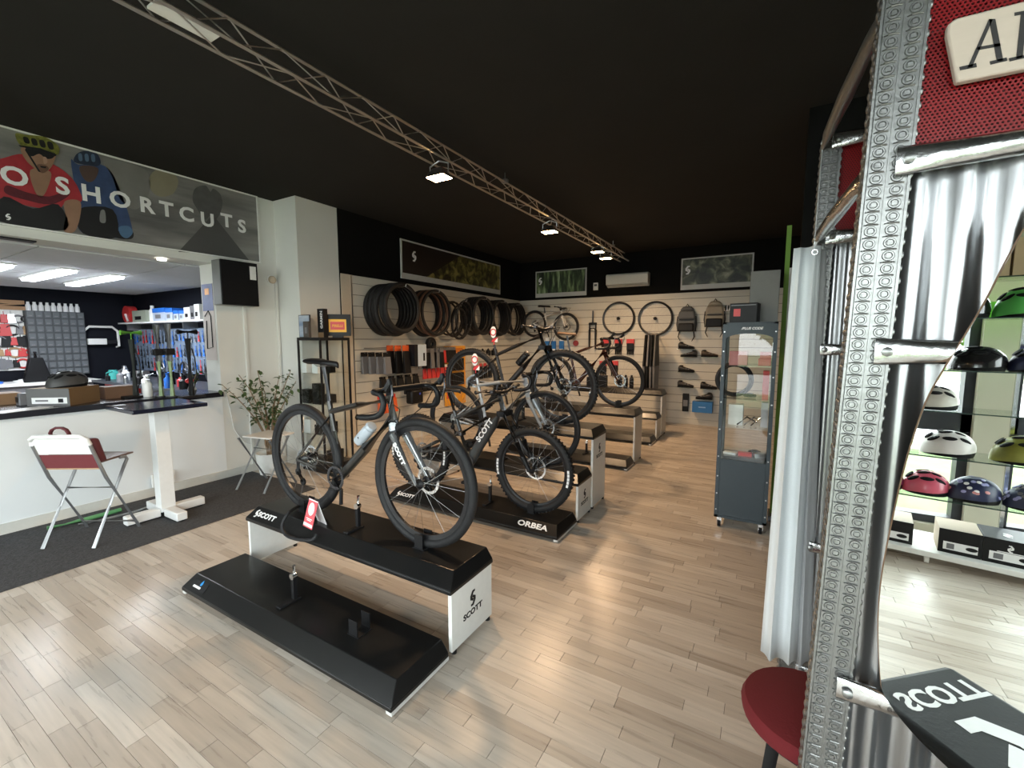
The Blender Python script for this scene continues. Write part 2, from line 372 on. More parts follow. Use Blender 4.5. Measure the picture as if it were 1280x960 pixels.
# outside: lawn, road, hedge and trees opposite the shop
M_grass = mat('lawn', (.16, .20, .09), .9, var=.35, scale=3)
struct(MB().box(-40, 40, -7.5, FRONT-.12, -.2, -.1).box(3.85, 40, FRONT-.12, 30, -.2, -.1), 'ground_lawn', M_grass, 'green lawn outside the shop windows')
struct(MB().box(-40, 40, -22, -7.5, -.2, -.11), 'ground_road', mat('pale_asphalt', (.50, .50, .50), .9), 'pale road beyond the lawn')
struct(MB().box(-40, 40, -45, -22, -.2, -.09), 'ground_verge', M_grass, 'grass verge beyond the road')
M_leaf = mat('tree_foliage', (.10, .19, .04), .8, var=.5, scale=2)
M_bark = mat('tree_bark', (.10, .07, .05), .9)
rt = random.Random(11)
for k in range(6):
    x = -30+k*10.4+rt.uniform(-.6, .6); y = -34+rt.uniform(-2, 2); h = rt.uniform(4.0, 5.5)
    t = thing('tree', 'leafy green tree beyond the road outside the shop windows', 'tree', (x, y, -.1), 0, 'trees across the road')
    MB().tube([(0, 0, 0), (.1, 0, h*.3), (0, .1, h*.6)], [.2, .16, .1]).build('trunk', M_bark, t)
    fo = MB()
    for q in range(420):
        th, ph = rt.uniform(0, 6.28), math.acos(rt.uniform(-1, 1)); rr = rt.uniform(.6, 1)
        p = Vector((math.sin(ph)*math.cos(th)*2.2*rr, math.sin(ph)*math.sin(th)*2.2*rr, h*.62+math.cos(ph)*h*.36*rr)); a = rt.uniform(.25, .5)
        u = Vector((rt.uniform(-1, 1), rt.uniform(-1, 1), rt.uniform(-1, 1))).normalized(); v = u.orthogonal().normalized()
        fo.add([p-u*a, p+v*a*.6, p+u*a, p-v*a*.6], [(0, 1, 2, 3)])
    fc = fo.build('foliage', M_leaf, t, smooth=False); fc['kind'] = 'stuff'
# workshop room behind the hatch
WX, WY, WZC = -10.9, 3.80, 2.46
struct(MB().box(WX-.1, WX, -2.3, WY+.1, 0, 2.7), 'wall_workshop_back', M_navy, 'black back wall of the workshop')
struct(MB().box(WX, XL-WT, WY, WY+.1, 0, 2.7), 'wall_workshop_side', M_navy, 'black side wall of the workshop with tool rack')
struct(MB().box(WX, XL-WT, -2.4, -2.3, 0, 2.7), 'wall_workshop_end', M_wall, 'white end wall of the workshop')
wc = struct(MB().box(WX-.1, XL-WT, -2.4, WY+.1, WZC+.012, WZC+.08), 'ceiling_workshop', M_wsceil, 'white panelled ceiling of the workshop')
tile = MB().box(-.592, .592, -.592, .592, WZC, WZC+.012).mesh('ceiling_panel', False); tile.materials.append(M_wsceil)
for i in range(4):
    for j in range(5):
        o = bpy.data.objects.new('ceiling_panel', tile); COL.objects.link(o); o.parent = wc; o.location = (WX+.75+i*1.2, -1.6+j*1.2, 0)
# mat
solo(MB().box(-5.33, -4.13, -1.6, 2.88, 0.0, .008), 'floor_mat', mat('charcoal_carpet', (.05, .05, .053), .95, var=.85, scale=55, bump=.6), 'long charcoal ribbed carpet runner along the counter', 'mat')
# =================================================================== LIGHT TRUSS AND LAMPS
t = thing('lighting_truss', 'long silver triangular lighting truss under the black ceiling', 'truss', (-2.42, -1.8, 3.05))
Y0, Y1 = -1.8, 8.3
ch = [(-2.34, 3.05), (-2.495, 3.05), (-2.42, 3.2)]
M_truss = mat('truss_aluminium', (.62, .60, .57), .38, .9)
for x, z in ch: MB().tube([(x, Y0, z), (x, Y1, z)], .0125, 10).build('chord', M_truss, t, w=True)
for (a, b) in ((0, 1), (1, 2), (2, 0)):
    k = 0; y = Y0+.05
    while y < Y1-.3:
        p, q = (ch[a], ch[b]) if k % 2 == 0 else (ch[b], ch[a])
        MB().tube([(p[0], y, p[1]), (q[0], y+.28, q[1])], .0045, 6).build('brace', M_truss, t, w=True)
        y += .28; k += 1
for y in (.2, 4.0, 7.6):
    b = MB().tube([(-2.42, y, 3.2), (-2.42, y, ZC)], .006).box(-2.45, -2.39, y-.02, y+.02, 3.19, 3.225); b.build('hanger', M_steel, t, w=True)
pq = PX(232, 24, -2.42); MB().box(-2.47, -2.37, pq.y-.13, pq.y+.13, 3.065, 3.077).build('white_plate', M_whitegloss, t, w=True)
M_lampglow = mat('warm_lamp_glass', (1.0, .62, .28), .3, emit=60)
def flood(px_, py_, word, pw):
    p = PX(px_, py_, -2.41)
    L = thing('floodlight', 'small square floodlight glowing warm '+word, 'lamp', p, 0, 'floodlights on the truss')
    MB().frustum((-.09, .09, -.065, .065), (-.05, .05, -.03, .03), .0, .07).build('housing', M_dsteel, L, bevel=.004)
    MB().box(-.085, .085, -.06, .06, -.006, .0).build('lens', M_lampglow, L)
    zt = 3.05-p.z
    MB().tube([(-.095, 0, .02), (-.095, 0, zt*.75), (0, 0, zt)], .007).tube([(.095, 0, .02), (.095, 0, zt*.75), (0, 0, zt)], .007).build('yoke', M_steel, L)
    li = bpy.data.lights.new('floodlight_glow', 'AREA'); li.shape = 'RECTANGLE'; li.size = .17; li.size_y = .12; li.energy = pw; li.color = (1, .66, .38); li.spread = R_(160)
    lo = bpy.data.objects.new('floodlight_glow', li); COL.objects.link(lo); lo.location = p+Vector((0, 0, -.02))
    return p
flood(549, 222, 'above the first display stand', 34)
flood(687, 290, 'above the middle display stand', 34)
flood(747, 315, 'beside another at the far end of the truss', 26)
flood(757, 323, 'last one at the far end of the truss', 26)
# workshop ceiling tubes
M_tube = mat('cool_tube_light', (.86, .92, 1.0), .3, emit=14)
def batten(p0, p1, word):
    a = PZ(*p0, WZC-.03); b = PZ(*p1, WZC-.03); c = (a+b)/2; half = abs(a.x-b.x)/2
    t = thing('ceiling_tube_light', 'glowing white tube light on the workshop ceiling, '+word, 'lamp', (c.x, c.y, WZC-.05), 0, 'workshop tube lights')
    MB().box(-half, half, -.09, .09, .03, .05).build('housing', M_white, t)
    MB().box(-half+.01, half-.01, -.07, .07, .0, .03).build('tube', M_tube, t, bevel=.01)
    li = bpy.data.lights.new('tube_glow', 'AREA'); li.shape = 'RECTANGLE'; li.size = 2*half; li.size_y = .14; li.energy = 42; li.color = (.88, .94, 1)
    lo = bpy.data.objects.new('tube_glow', li); COL.objects.link(lo); lo.location = (c.x, c.y, WZC-.055)
batten((37, 350), (85, 338), 'middle one of the row'); batten((99, 357), (137, 345), 'the one nearest the tool shelf wall'); batten((-45, 345), (12, 332), 'farthest from the tool shelf wall')
s = PZ(215, 326, WZC-.02)
solo(MB().cyl((0, 0, 0), (0, 0, .02), .04), 'ceiling_spot', mat('spot_glow', (1, .95, .85), .3, emit=8), 'tiny round downlight under the hatch lintel', 'lamp', loc=(XL-.15, 2.2, OPZ1-.021))
solo(MB().box(-.05, .05, -.13, .13, 0, .012), 'vent_plate', M_black, 'small black plate under the hatch lintel', 'plate', loc=(XL-.15, 1.15, OPZ1-.013))

# =================================================================== BANNER ABOVE THE HATCH
BX = XL+.006
bn = thing('wall_banner', 'long grey photo banner with cyclists and big white SHORTCUTS lettering above hatch', 'banner', (BX, 1.6, 2.52))
M_bgray = print_mat('banner_print', [(.3, (.10, .10, .10)), (.5, (.19, .185, .18)), (.7, (.28, .275, .26))], 2.2, stretch=(1, .5, 3))
BY0, BY1, BZ0, BZ1 = -.4, 3.13, 2.525, 3.275
MB().box(BX-.004, BX+.012, BY0, BY1, BZ0, BZ1).build('canvas', M_bgray, bn, w=True)
fr = M_whitegloss
for (y0, y1, z0, z1) in ((BY0, BY1, BZ1, BZ1+.014), (BY1, BY1+.016, BZ0-.012, BZ1+.014), (BY0, BY1, BZ0-.012, BZ0)):
    MB().box(BX-.004, BX+.02, y0, y1, z0, z1).build('frame', fr, bn, w=True)
def B(x, y): p = PX(x, y, BX); return (p.y, p.z)
def smooth_loop(P, n=4):
    out = []; k = len(P)
    for i in range(k):
        p0, p1, p2, p3 = P[i-1], P[i], P[(i+1) % k], P[(i+2) % k]
        for q in range(n):
            t_ = q/n; out.append(tuple(.5*(2*p1[c]+(-p0[c]+p2[c])*t_+(2*p0[c]-5*p1[c]+4*p2[c]-p3[c])*t_**2+(-p0[c]+3*p1[c]-3*p2[c]+p3[c])*t_**3) for c in (0, 1)))
    return out
def flat(name, pts, m, layer=1, sm=True):
    Q = [B(*p) for p in pts]; Q = smooth_loop(Q) if sm else Q
    return MB().prism(Q, .0012, (BX+.0115+.0013*layer, 0, 0), EY, EZ).build(name, m, bn, w=True)
flat('road_print', [(222, 315), (262, 272), (268, 272), (311, 326), (240, 316)], mat('print_road', (.085, .085, .085), .5), 1, False)
flat('sun_glow_print', [(186, 222), (196, 212), (212, 214), (222, 226), (216, 242), (200, 246), (188, 238)], mat('print_sunlight', (.26, .235, .165), .5, var=.15, scale=8))
M_prider = mat('print_far_riders', (.10, .10, .10), .5, var=.4, scale=12)
flat('far_rider_print', [(240, 250), (243, 236), (256, 232), (262, 240), (266, 236), (275, 244), (277, 258), (270, 274), (262, 270), (255, 275), (246, 262)], M_prider)
M_skin = mat('print_skin', (.30, .17, .11), .5, var=.2, scale=12)
M_jred = mat('print_red_jersey', (.38, .03, .04), .5, var=.3, scale=14)
M_jblue = mat('print_blue_jersey', (.04, .07, .16), .5, var=.4, scale=14)
M_pblk = mat('print_black', (.012, .012, .014), .5)
# rider in blue
flat('blue_rider_body_print', [(88, 200), (97, 206), (125, 206), (140, 218), (150, 240), (160, 268), (165, 292), (158, 299), (140, 297), (103, 292), (93, 268), (92, 232)], M_jblue)
flat('blue_rider_shorts_print', [(96, 262), (140, 262), (144, 297), (103, 292)], M_pblk, 2)
flat('blue_rider_face_print', [(99, 208), (121, 210), (120, 221), (113, 228), (104, 224)], mat('print_dark_skin', (.09, .055, .045), .5), 2)
flat('blue_rider_helmet_print', [(92, 203), (95, 193), (106, 189), (120, 192), (125, 203), (121, 208), (110, 207)], mat('print_navy_helmet', (.02, .03, .06), .5, var=.5, scale=30), 3)
flat('blue_rider_bars_print', [(102, 268), (130, 281), (150, 290), (165, 290), (163, 299), (140, 296), (104, 276)], M_pblk, 3)
# rider in red
flat('red_rider_body_print', [(-30, 205), (0, 199), (30, 193), (66, 206), (88, 222), (99, 240), (101, 252), (88, 256), (80, 255), (70, 262), (35, 258), (5, 248), (-30, 250)], M_jred, 3)
flat('red_rider_shorts_print', [(4, 246), (40, 261), (72, 256), (81, 288), (-4, 276)], M_pblk, 4)
flat('red_rider_arm_print', [(80, 252), (99, 252), (99, 272), (92, 290), (79, 289), (81, 270)], M_skin, 4)
flat('red_rider_neck_print', [(37, 213), (62, 215), (60, 232), (52, 246), (43, 240)], M_skin, 4)
flat('red_rider_face_print', [(27, 184), (66, 190), (66, 204), (60, 213), (53, 217), (44, 212), (31, 200)], M_skin, 5)
flat('red_rider_glasses_print', [(32, 185), (66, 191), (65, 198), (57, 199), (48, 193), (38, 196)], M_pblk, 6)
flat('red_rider_helmet_print', [(18, 168), (30, 169), (55, 172), (71, 182), (73, 191), (68, 194), (50, 186), (26, 183)], mat('print_yellow_helmet', (.17, .17, .03), .5, var=.9, scale=40), 6)
flat('red_rider_band_print', [(8, 232), (30, 240), (60, 246), (84, 238), (84, 246), (62, 256), (30, 250), (6, 242)], mat('print_maroon', (.10, .012, .02), .5, var=.5, scale=20), 4)
flat('red_rider_jaw_print', [(46, 206), (56, 207), (60, 212), (53, 217), (46, 213)], mat('print_shaded_skin', (.17, .09, .06), .5), 6)
flat('red_rider_mouth_print', [(49, 208), (57, 209), (56, 211), (50, 210)], M_pblk, 7, False)
flat('red_rider_nose_print', [(53, 197), (57, 198), (58, 204), (54, 205)], mat('print_light_skin', (.40, .24, .17), .5), 7)
flat('red_rider_chinstrap_print', [(30, 188), (32, 187), (50, 216), (47, 215)], M_pblk, 7, False)
for k_ in range(4): flat('helmet_slot_print', [(28+k_*10, 172+k_*2), (34+k_*10, 173+k_*2), (36+k_*10, 180+k_*2.4), (30+k_*10, 179+k_*2.4)], M_pblk, 7)
flat('helmet_edge_print', [(22, 182), (50, 186), (70, 194), (68, 196), (48, 189), (24, 184)], M_pblk, 7, False)
for k_ in range(3): flat('blue_helmet_slot_print', [(97+k_*8, 193+k_*.5), (101+k_*8, 193+k_*.5), (102+k_*8, 201+k_*.5), (98+k_*8, 201+k_*.5)], mat('print_pale_blue', (.10, .16, .25), .5), 4)
flat('blue_rider_bottle_print', [(125, 264), (130, 264), (131, 278), (124, 277)], mat('print_grey', (.2, .2, .2), .5), 4)
flat('blue_rider_glove_print', [(148, 284), (160, 283), (165, 291), (158, 298), (150, 294)], mat('print_light_blue', (.08, .16, .28), .5), 4)
flat('wheel_print', [(116, 284), (128, 286), (132, 292), (130, 296), (118, 294)], M_pblk, 4)
flat('haze_print', [(130, 200), (180, 212), (186, 240), (170, 262), (150, 250), (140, 222)], mat('print_haze', (.20, .195, .185), .5, var=.2, scale=6))
LT = [('O', 17, 222), ('S', 77, 234), ('H', 113, 244), ('O', 149, 251), ('R', 182, 258), ('T', 207, 263), ('C', 232, 269), ('U', 258, 276), ('T', 282, 277), ('S', 301, 284)]
for chx, x, y in LT:
    p = PX(x, y, BX); text('letter_'+chx.lower(), chx, .195, M_wprint, bn, (BX+.024, p.y, p.z), EY, EZ, bold=.006, depth=.0015)
logo('emblem', .05, M_wprint, bn, (BX+.018, PX(10, 276, BX).y, 2.58), EY, EZ)

# =================================================================== THINGS ON THE LEFT WALL
sp = thing('wall_speaker', 'square black loudspeaker with grey side mounted under the banner', 'speaker', (XL+.09, 2.80, 1.98))
MB().box(-.09, .075, -.2, .2, 0, .49).build('cabinet', mat('speaker_grey', (.17, .17, .16), .5), sp, bevel=.006)
MB().box(.075, .1, -.2, .2, 0, .49).build('grille', M_blackmatte, sp, bevel=.006)
MB().box(.1, .102, .11, .18, .30, .45).build('reflection_patch', M_whitegloss, sp)  # white patch stands in for a small reflection on the speaker front
def pipe(y, z0, z1, word):
    solo(MB().box(0, .022, -.016, .016, 0, z1-z0), 'cable_duct', M_wall, word, 'cable duct', loc=(XL, y, z0), bevel=.003)
pipe(2.92, .09, 1.98, 'thin white cable duct running down below the speaker')
pipe(3.325, .09, 2.32, 'thin white cable duct running down in the pillar corner')
d = thing('alarm_sensor', 'small round glass alarm sensor at the pillar corner', 'sensor', (XL, 3.27, 2.33))
MB().cyl((0, 0, 0), (.02, 0, 0), .055).build('base', M_white, d)
MB().ellip((.03, 0, 0), (.035, .048, .048)).build('dome', mat('amber_dome', (.55, .45, .33), .12, coat=.5), d)
sk = thing('wall_socket', 'double white wall socket with plug near the floor', 'socket', (XL+.018, 1.99, .1))
MB().box(0, .035, -.10, .10, 0, .13).build('plate', M_white, sk, bevel=.006)
for dy in (-.05, .045): MB().cyl((.035, dy, .065), (.06, dy, .065), .026).build('plug', M_whitegloss, sk)
solo(MB().tube([(XL+.01, 2.66, 1.0), (XL+.012, 2.69, .8), (XL+.012, 2.72, .55), (XL+.012, 2.82, .38), (XL+.02, 2.99, .28), (XL+.02, 3.1, .12)], .005, 6), 'white_cable', M_whitegloss, 'loose white cable hanging down from the worktop end', 'cable')
jp = thing('hatch_poster', 'tall narrow printed poster with orange and blue top on the hatch jamb', 'poster', (XL-.155, OPY1-.002, 1.36))
MB().box(-.115, .115, -.004, 0, 0, .86).build('sheet', mat('poster_paper', (.62, .55, .52), .5, var=.1, scale=6), jp)
MB().box(-.115, .115, -.006, -.004, .56, .86).build('blue_panel', mat('poster_blue', (.12, .15, .32), .5, var=.4, scale=9), jp)
MB().box(-.05, .04, -.008, -.006, .74, .81).build('orange_badge', M_orange, jp)
MB().tube([(-.08, -.008, .5), (0, -.008, .56), (.05, -.008, .5), (.05, -.008, .15), (-.07, -.008, .13), (-.05, -.008, .45)], .006, 5).build('lock_print', M_bprint, jp)

# =================================================================== POSTERS, AIR CONDITIONER
M_forest = print_mat('forest_print', [(.36, (.010, .016, .008)), (.5, (.05, .08, .035)), (.6, (.18, .26, .11)), (.72, (.45, .55, .35))], 5, stretch=(3, 3, .6), dist=.4)
M_forest2 = print_mat('forest_print_dark', [(.38, (.012, .015, .010)), (.5, (.05, .058, .035)), (.6, (.14, .15, .09)), (.72, (.34, .34, .24))], 6, stretch=(1, 1, 1), dist=.8)
M_hill = print_mat('hillside_print', [(.38, (.02, .014, .008)), (.5, (.10, .09, .025)), (.62, (.30, .26, .08))], 7, dist=.6)
def poster(name, label, O, X, wd, ht, m, hill=False):
    X = Vector(X); n = X.cross(EZ); t = thing(name, label, 'poster', O); O = Vector(O)
    def q(a0, a1, z0, z1, d0, d1):
        b = MB(); vs = []
        for zz in (z0, z1):
            for dd in (d0, d1):
                for aa in (a0, a1): vs.append(X*aa+n*dd+EZ*zz)
        b.add(vs, [(0, 2, 3, 1), (4, 5, 7, 6), (0, 1, 5, 4), (2, 6, 7, 3), (0, 4, 6, 2), (1, 3, 7, 5)]); return b
    q(0, wd, 0, ht, .0, .02).build('backing', mat('white_poster_border', (.55, .55, .53), .4), t)
    q(.025, wd-.025, .085, ht-.025, .02, .022).build('picture', m, t)
    if hill:
        MB().prism([(.025, ht-.025), (wd*.52, ht-.025), (wd*.2, .085), (.025, .085)], .001, n*.0222, X, EZ).build('dark_sky_print', mat('print_dark_sky', (.012, .007, .006), .5), t)
    logo('emblem', ht*.27, M_wprint, t, X*(wd*.10)+EZ*(ht*.62)+n*.0235, X, EZ, w=False)
    return t
poster('wall_poster', 'wide framed hillside cycling poster above the hanging tyres', (XS-.018, 5.04, 2.53), (0, 1, 0), 2.86, .59, M_hill, True)
poster('wall_poster', 'framed green forest poster left of the air conditioner', (-4.51, YB+.018, 2.51), (1, 0, 0), 1.18, .56, M_forest)
poster('wall_poster', 'framed dark woodland poster right of the air conditioner', (-1.48, YB+.018, 2.51), (1, 0, 0), 1.18, .57, M_forest2)
ac = thing('air_conditioner', 'white split air conditioner on the black back wall', 'air conditioner', (-2.45, YB+.02, 2.62))
MB().prism([(0, .02), (-.06, 0), (-.19, .05), (-.2, .22), (-.17, .25), (0, .25)], .82, (-.41, 0, 0), EY, EZ).build('body', mat('ac_white', (.62, .62, .58), .4), ac, bevel=.008)
MB().box(-.39, .39, -.186, -.155, .022, .034).build('louvre', mat('ac_louvre', (.4, .4, .38), .5), ac)
th = thing('thermostat', 'small white thermostat on the black back wall', 'thermostat', (-3.13, YB+.02, 2.6))
MB().box(-.05, .05, -.025, 0, 0, .15).build('case', M_white, th, bevel=.006); MB().box(-.03, .03, -.027, -.025, .08, .12).build('screen', M_dsteel, th)

# =================================================================== DISPLAY STANDS
M_board = mat('black_board', (.009, .009, .009), .28, var=.25, scale=14, spec=.35)
M_side = mat('white_side_panel', (.74, .74, .71), .4)
M_alu = mat('white_aluminium_edge', (.72, .72, .70), .35, .3)
def board(t, name, x0, x1, y0, y1, zt, th=.09, front=.075):
    o = MB().box(x0, x1, y0, y1, zt-th, zt-th+.022).frustum((x0, x1, y0, y1), (x0+.035, x1-.035, y0+front, y1-.012), zt-th+.022, zt).build(name, M_board, t, w=True, bevel=.004, ang=20)
    return o
def stand(label, x0, x1, levels, plain=False):
    """levels: (y0, y1, top height); the first one is the low board"""
    t = thing('display_stand', label, 'bike stand', ((x0+x1)/2, levels[0][0], 0))
    for i, (y0, y1, zt) in enumerate(levels):
        bo = board(t, 'board', x0, x1, y0, y1, zt, front=.075 if i < 2 else .05)
        if zt < .2:
            for x in (x0, x1-.035): MB().box(x, x+.035, y0+.004, y1, zt-.108, zt-.09).build('edge_rail', M_alu, t, w=True)
            for x in (x0+.02, x1-.02):
                for y in (y0+.03, y1-.03): MB().cyl((x, y, 0), (x, y, zt-.10), .014, 10).build('foot', M_black, t, w=True)
        else:
            for x in (x0+.004, x1-.026):
                MB().box(x, x+.022, y0+.012, y1-.01, .02, zt-.09).build('side_panel', M_side, t, w=True, bevel=.002)
                for y in (y0+.04, y1-.04): MB().cyl((x+.011, y, 0), (x+.011, y, .02), .014, 10).build('foot', M_black, t, w=True)
            if not plain:
                xx = x1-.004+.0005; yc = (y0+y1)/2
                logo('emblem', .085, M_bprint, t, (xx, yc, zt-.20), EY, EZ); text('stand_lettering', 'SCOTT', .043, M_bprint, t, (xx, yc, zt-.275), EY, EZ, bold=.0015, sx=1.25)
    return t
def kick(t, x, y, z, h=.2):
    b = MB().box(x-.012, x+.012, y-.012, y+.012, z, z+h*.75).box(x-.02, x+.02, y-.1, y+.03, z, z+.012)
    b.build('crank_support', M_black, t, w=True, bevel=.002)
    MB().cyl((x, y-.014, z+h*.72), (x, y+.014, z+h*.72), .018).tube([(x, y, z+h*.7), (x+.01, y, z+h*1.05)], .009).build('support_hook', M_chrome, t, w=True)
def holder(t, x, y, z):
    for dy in (-.04, .04): MB().box(x-.03, x+.03, y+dy-.003, y+dy+.003, z, z+.085).build('wheel_clip', M_black, t, w=True)
    MB().box(x-.04, x+.04, y-.045, y+.045, z, z+.006).build('clip_base', M_black, t, w=True)
slope = Vector((0, .075, .068)).normalized(); sn = EX.cross(slope)
def SP(x, y0, zt, u): return Vector((x, y0, zt-.068))+slope*u+sn*.0015    # point u metres up the sloping front edge
S1 = stand('two-tier black and white bike display stand with gravel bike, low front board empty', -3.12, -1.30, [(1.21, 1.60, .115), (1.62, 2.01, .42)])
kick(S1, -2.27, 1.42, .115, .2); kick(S1, -2.17, 1.80, .42, .2); holder(S1, -1.73, 1.42, .115); holder(S1, -1.65, 1.82, .42); holder(S1, -2.71, 1.82, .42)
text('board_lettering', 'SCOTT', .048, M_wprint, S1, SP(-2.92, 1.62, .42, .05), EX, slope, bold=.0015, sx=1.25)
logo('board_emblem', .055, M_wprint, S1, SP(-3.035, 1.62, .42, .05), EX, slope)
MB().prism([(-.075, -.024), (.085, -.024), (.085, .03), (-.075, .03)], .002, SP(-2.97, 1.21, .115, .045), EX, slope).build('badge_plate', M_black, S1, w=True)
MB().prism([(-.05, -.006), (.03, -.006), (.03, .006), (-.05, .006)], .001, SP(-2.97, 1.21, .115, .038)+sn*.0025, EX, slope).build('badge_stripe', M_wprint, S1, w=True)
MB().prism([(0, .02), (.012, 0), (.006, -.014), (-.008, -.012), (-.01, 0)], .001, SP(-2.955, 1.21, .115, .064)+sn*.0025, EX, slope).build('blue_drop', mat('blue_print', (.03, .25, .6), .4), S1, w=True)
S2 = stand('three-tier black and white bike display stand with low ORBEA board', -3.20, -1.36, [(3.03, 3.44, .115), (3.46, 3.80, .42), (3.82, 4.20, .76)])
text('board_lettering', 'ORBEA', .062, M_wprint, S2, SP(-1.60, 3.03, .115, .05), EX, slope, bold=.002, sx=1.4)
text('board_lettering', 'SCOTT', .045, M_wprint, S2, SP(-2.98, 3.03, .115, .05), EX, slope, bold=.0015, sx=1.25); logo('board_emblem', .055, M_wprint, S2, SP(-3.09, 3.03, .115, .05), EX, slope)
kick(S2, -2.13, 3.25, .115, .24); kick(S2, -2.2, 3.62, .42); kick(S2, -2.2, 4.0, .76); holder(S2, -1.69, 3.25, .115); holder(S2, -1.76, 3.63, .42); holder(S2, -1.74, 4.0, .76)
S3 = stand('two-tier brown-black display stand under the dark red road bike', -3.26, -1.42, [(5.2, 5.52, .115), (5.54, 5.92, .70)], True)
kick(S3, -2.1, 5.73, .70); kick(S3, -2.0, 5.36, .115); holder(S3, -1.70, 5.73, .70)
S4 = stand('three-tier display stand nearest the back slat wall', -3.3, -1.46, [(6.65, 7.0, .115), (7.02, 7.34, .42), (7.36, 7.72, .76)], True)
# =================================================================== BICYCLES
def arc(c, r, a0, a1, n=8):   # in the x,z plane
    return [(c[0]+r*math.cos(R_(a0+(a1-a0)*i/n)), c[1], c[2]+r*math.sin(R_(a0+(a1-a0)*i/n))) for i in range(n+1)]
M_rim = mat('black_rim', (.02, .02, .022), .3, .3)
M_spoke = mat('spoke_steel', (.35, .35, .36), .35, .9)
SPK = {}
def wheel(t, name, c, R, tr, tw=None, rimd=.035, ns=24, rotor=.08, rim=M_rim, tread=True, ax=EY, mark=False, tyre=M_rubber, sub=True):
    """a wheel part: rim with tyre, hub, single spokes and brake disc as sub-parts"""
    c = Vector(c); tw = tw or tr; ro = R-2*tr+.012
    prof = [(ro, -.013), (ro, .013), (ro-rimd, .008), (ro-rimd, -.008)]
    p = MB().lathe(prof, c, c+ax, 56, closed=True).build(name, rim, t)
    ty = MB().torus(c, ax, R-tr, tr, 64, 10, tw)
    if tread:
        for k in range(64):
            a = 2*math.pi*k/64
            for s in (-1, 1):
                q = c+Vector((math.cos(a)*(R-.004), s*tw*.42, math.sin(a)*(R-.004)))
                rm = Matrix.Rotation(-a, 3, 'Y')
                ty.box(q.x-.005, q.x+.005, q.y-tw*.32, q.y+tw*.32, q.z-.008, q.z+.008, rm)
    ty.build('tyre', tyre, p)
    MB().lathe([(.012, -.05), (.03, -.032), (.03, -.028), (.016, -.02), (.016, .02), (.03, .028), (.03, .032), (.012, .05)], c, c+ax, 14).build('hub', M_black, p)
    key = (round(ro, 3), round(rimd, 3))
    if key not in SPK:
        L = ro-rimd-.028; SPK[key] = MB().tube([(0, 0, 0), (0, 0, L+.004)], .0011, 5).mesh('spoke'); SPK[key].materials.append(M_spoke)
    for k in range(ns):
        a = 2*math.pi*k/ns; s = 1 if k % 2 else -1; tw_ = s*(.5 if (k//2) % 2 else -.5)
        p0 = c+Vector((math.cos(a+tw_)*.028, s*.028, math.sin(a+tw_)*.028)); p1 = c+Vector((math.cos(a)*(ro-rimd+.004), 0, math.sin(a)*(ro-rimd+.004)))
        d = p1-p0; o = bpy.data.objects.new('spoke', SPK[key]); COL.objects.link(o); o.parent = p
        o.location = p0; o.rotation_mode = 'QUATERNION'; o.rotation_quaternion = Vector((0, 0, 1)).rotation_difference(d); o.scale.z = d.length/(ro-rimd-.024)
    if rotor:
        y = .045; b = MB().lathe([(rotor, y-.001), (rotor, y+.001), (rotor-.017, y+.001), (rotor-.017, y-.001)], c, c+ax, 36, closed=True)
        for k in range(9):
            a = 2*math.pi*k/9; e = a+.6
            b.tube([c+Vector((math.cos(a)*.022, 0, math.sin(a)*.022))+ax*y, c+Vector((math.cos(e)*(rotor-.012), 0, math.sin(e)*(rotor-.012)))+ax*y], .0035, 4)
        b.build('brake_disc', M_chrome, p)
        MB().lathe([(.025, .03), (.025, .05), (.0, .05)], c, c+ax, 14).build('disc_carrier', M_black, p)
    if mark:
        Rm = R-tr*.98
        for a0, n in ((172, 5), (-14, 5)):
            b = MB()
            for k in range(n):
                a = R_(a0+k*5.0); q = c+Vector((math.cos(a)*Rm, -tw*.96, math.sin(a)*Rm)); b.box(q.x-.009, q.x+.009, q.y-.004, q.y+.002, q.z-.012, q.z+.012, Matrix.Rotation(-a, 3, 'Y'))
            b.build('sidewall_lettering', M_wprint, p)
    return p
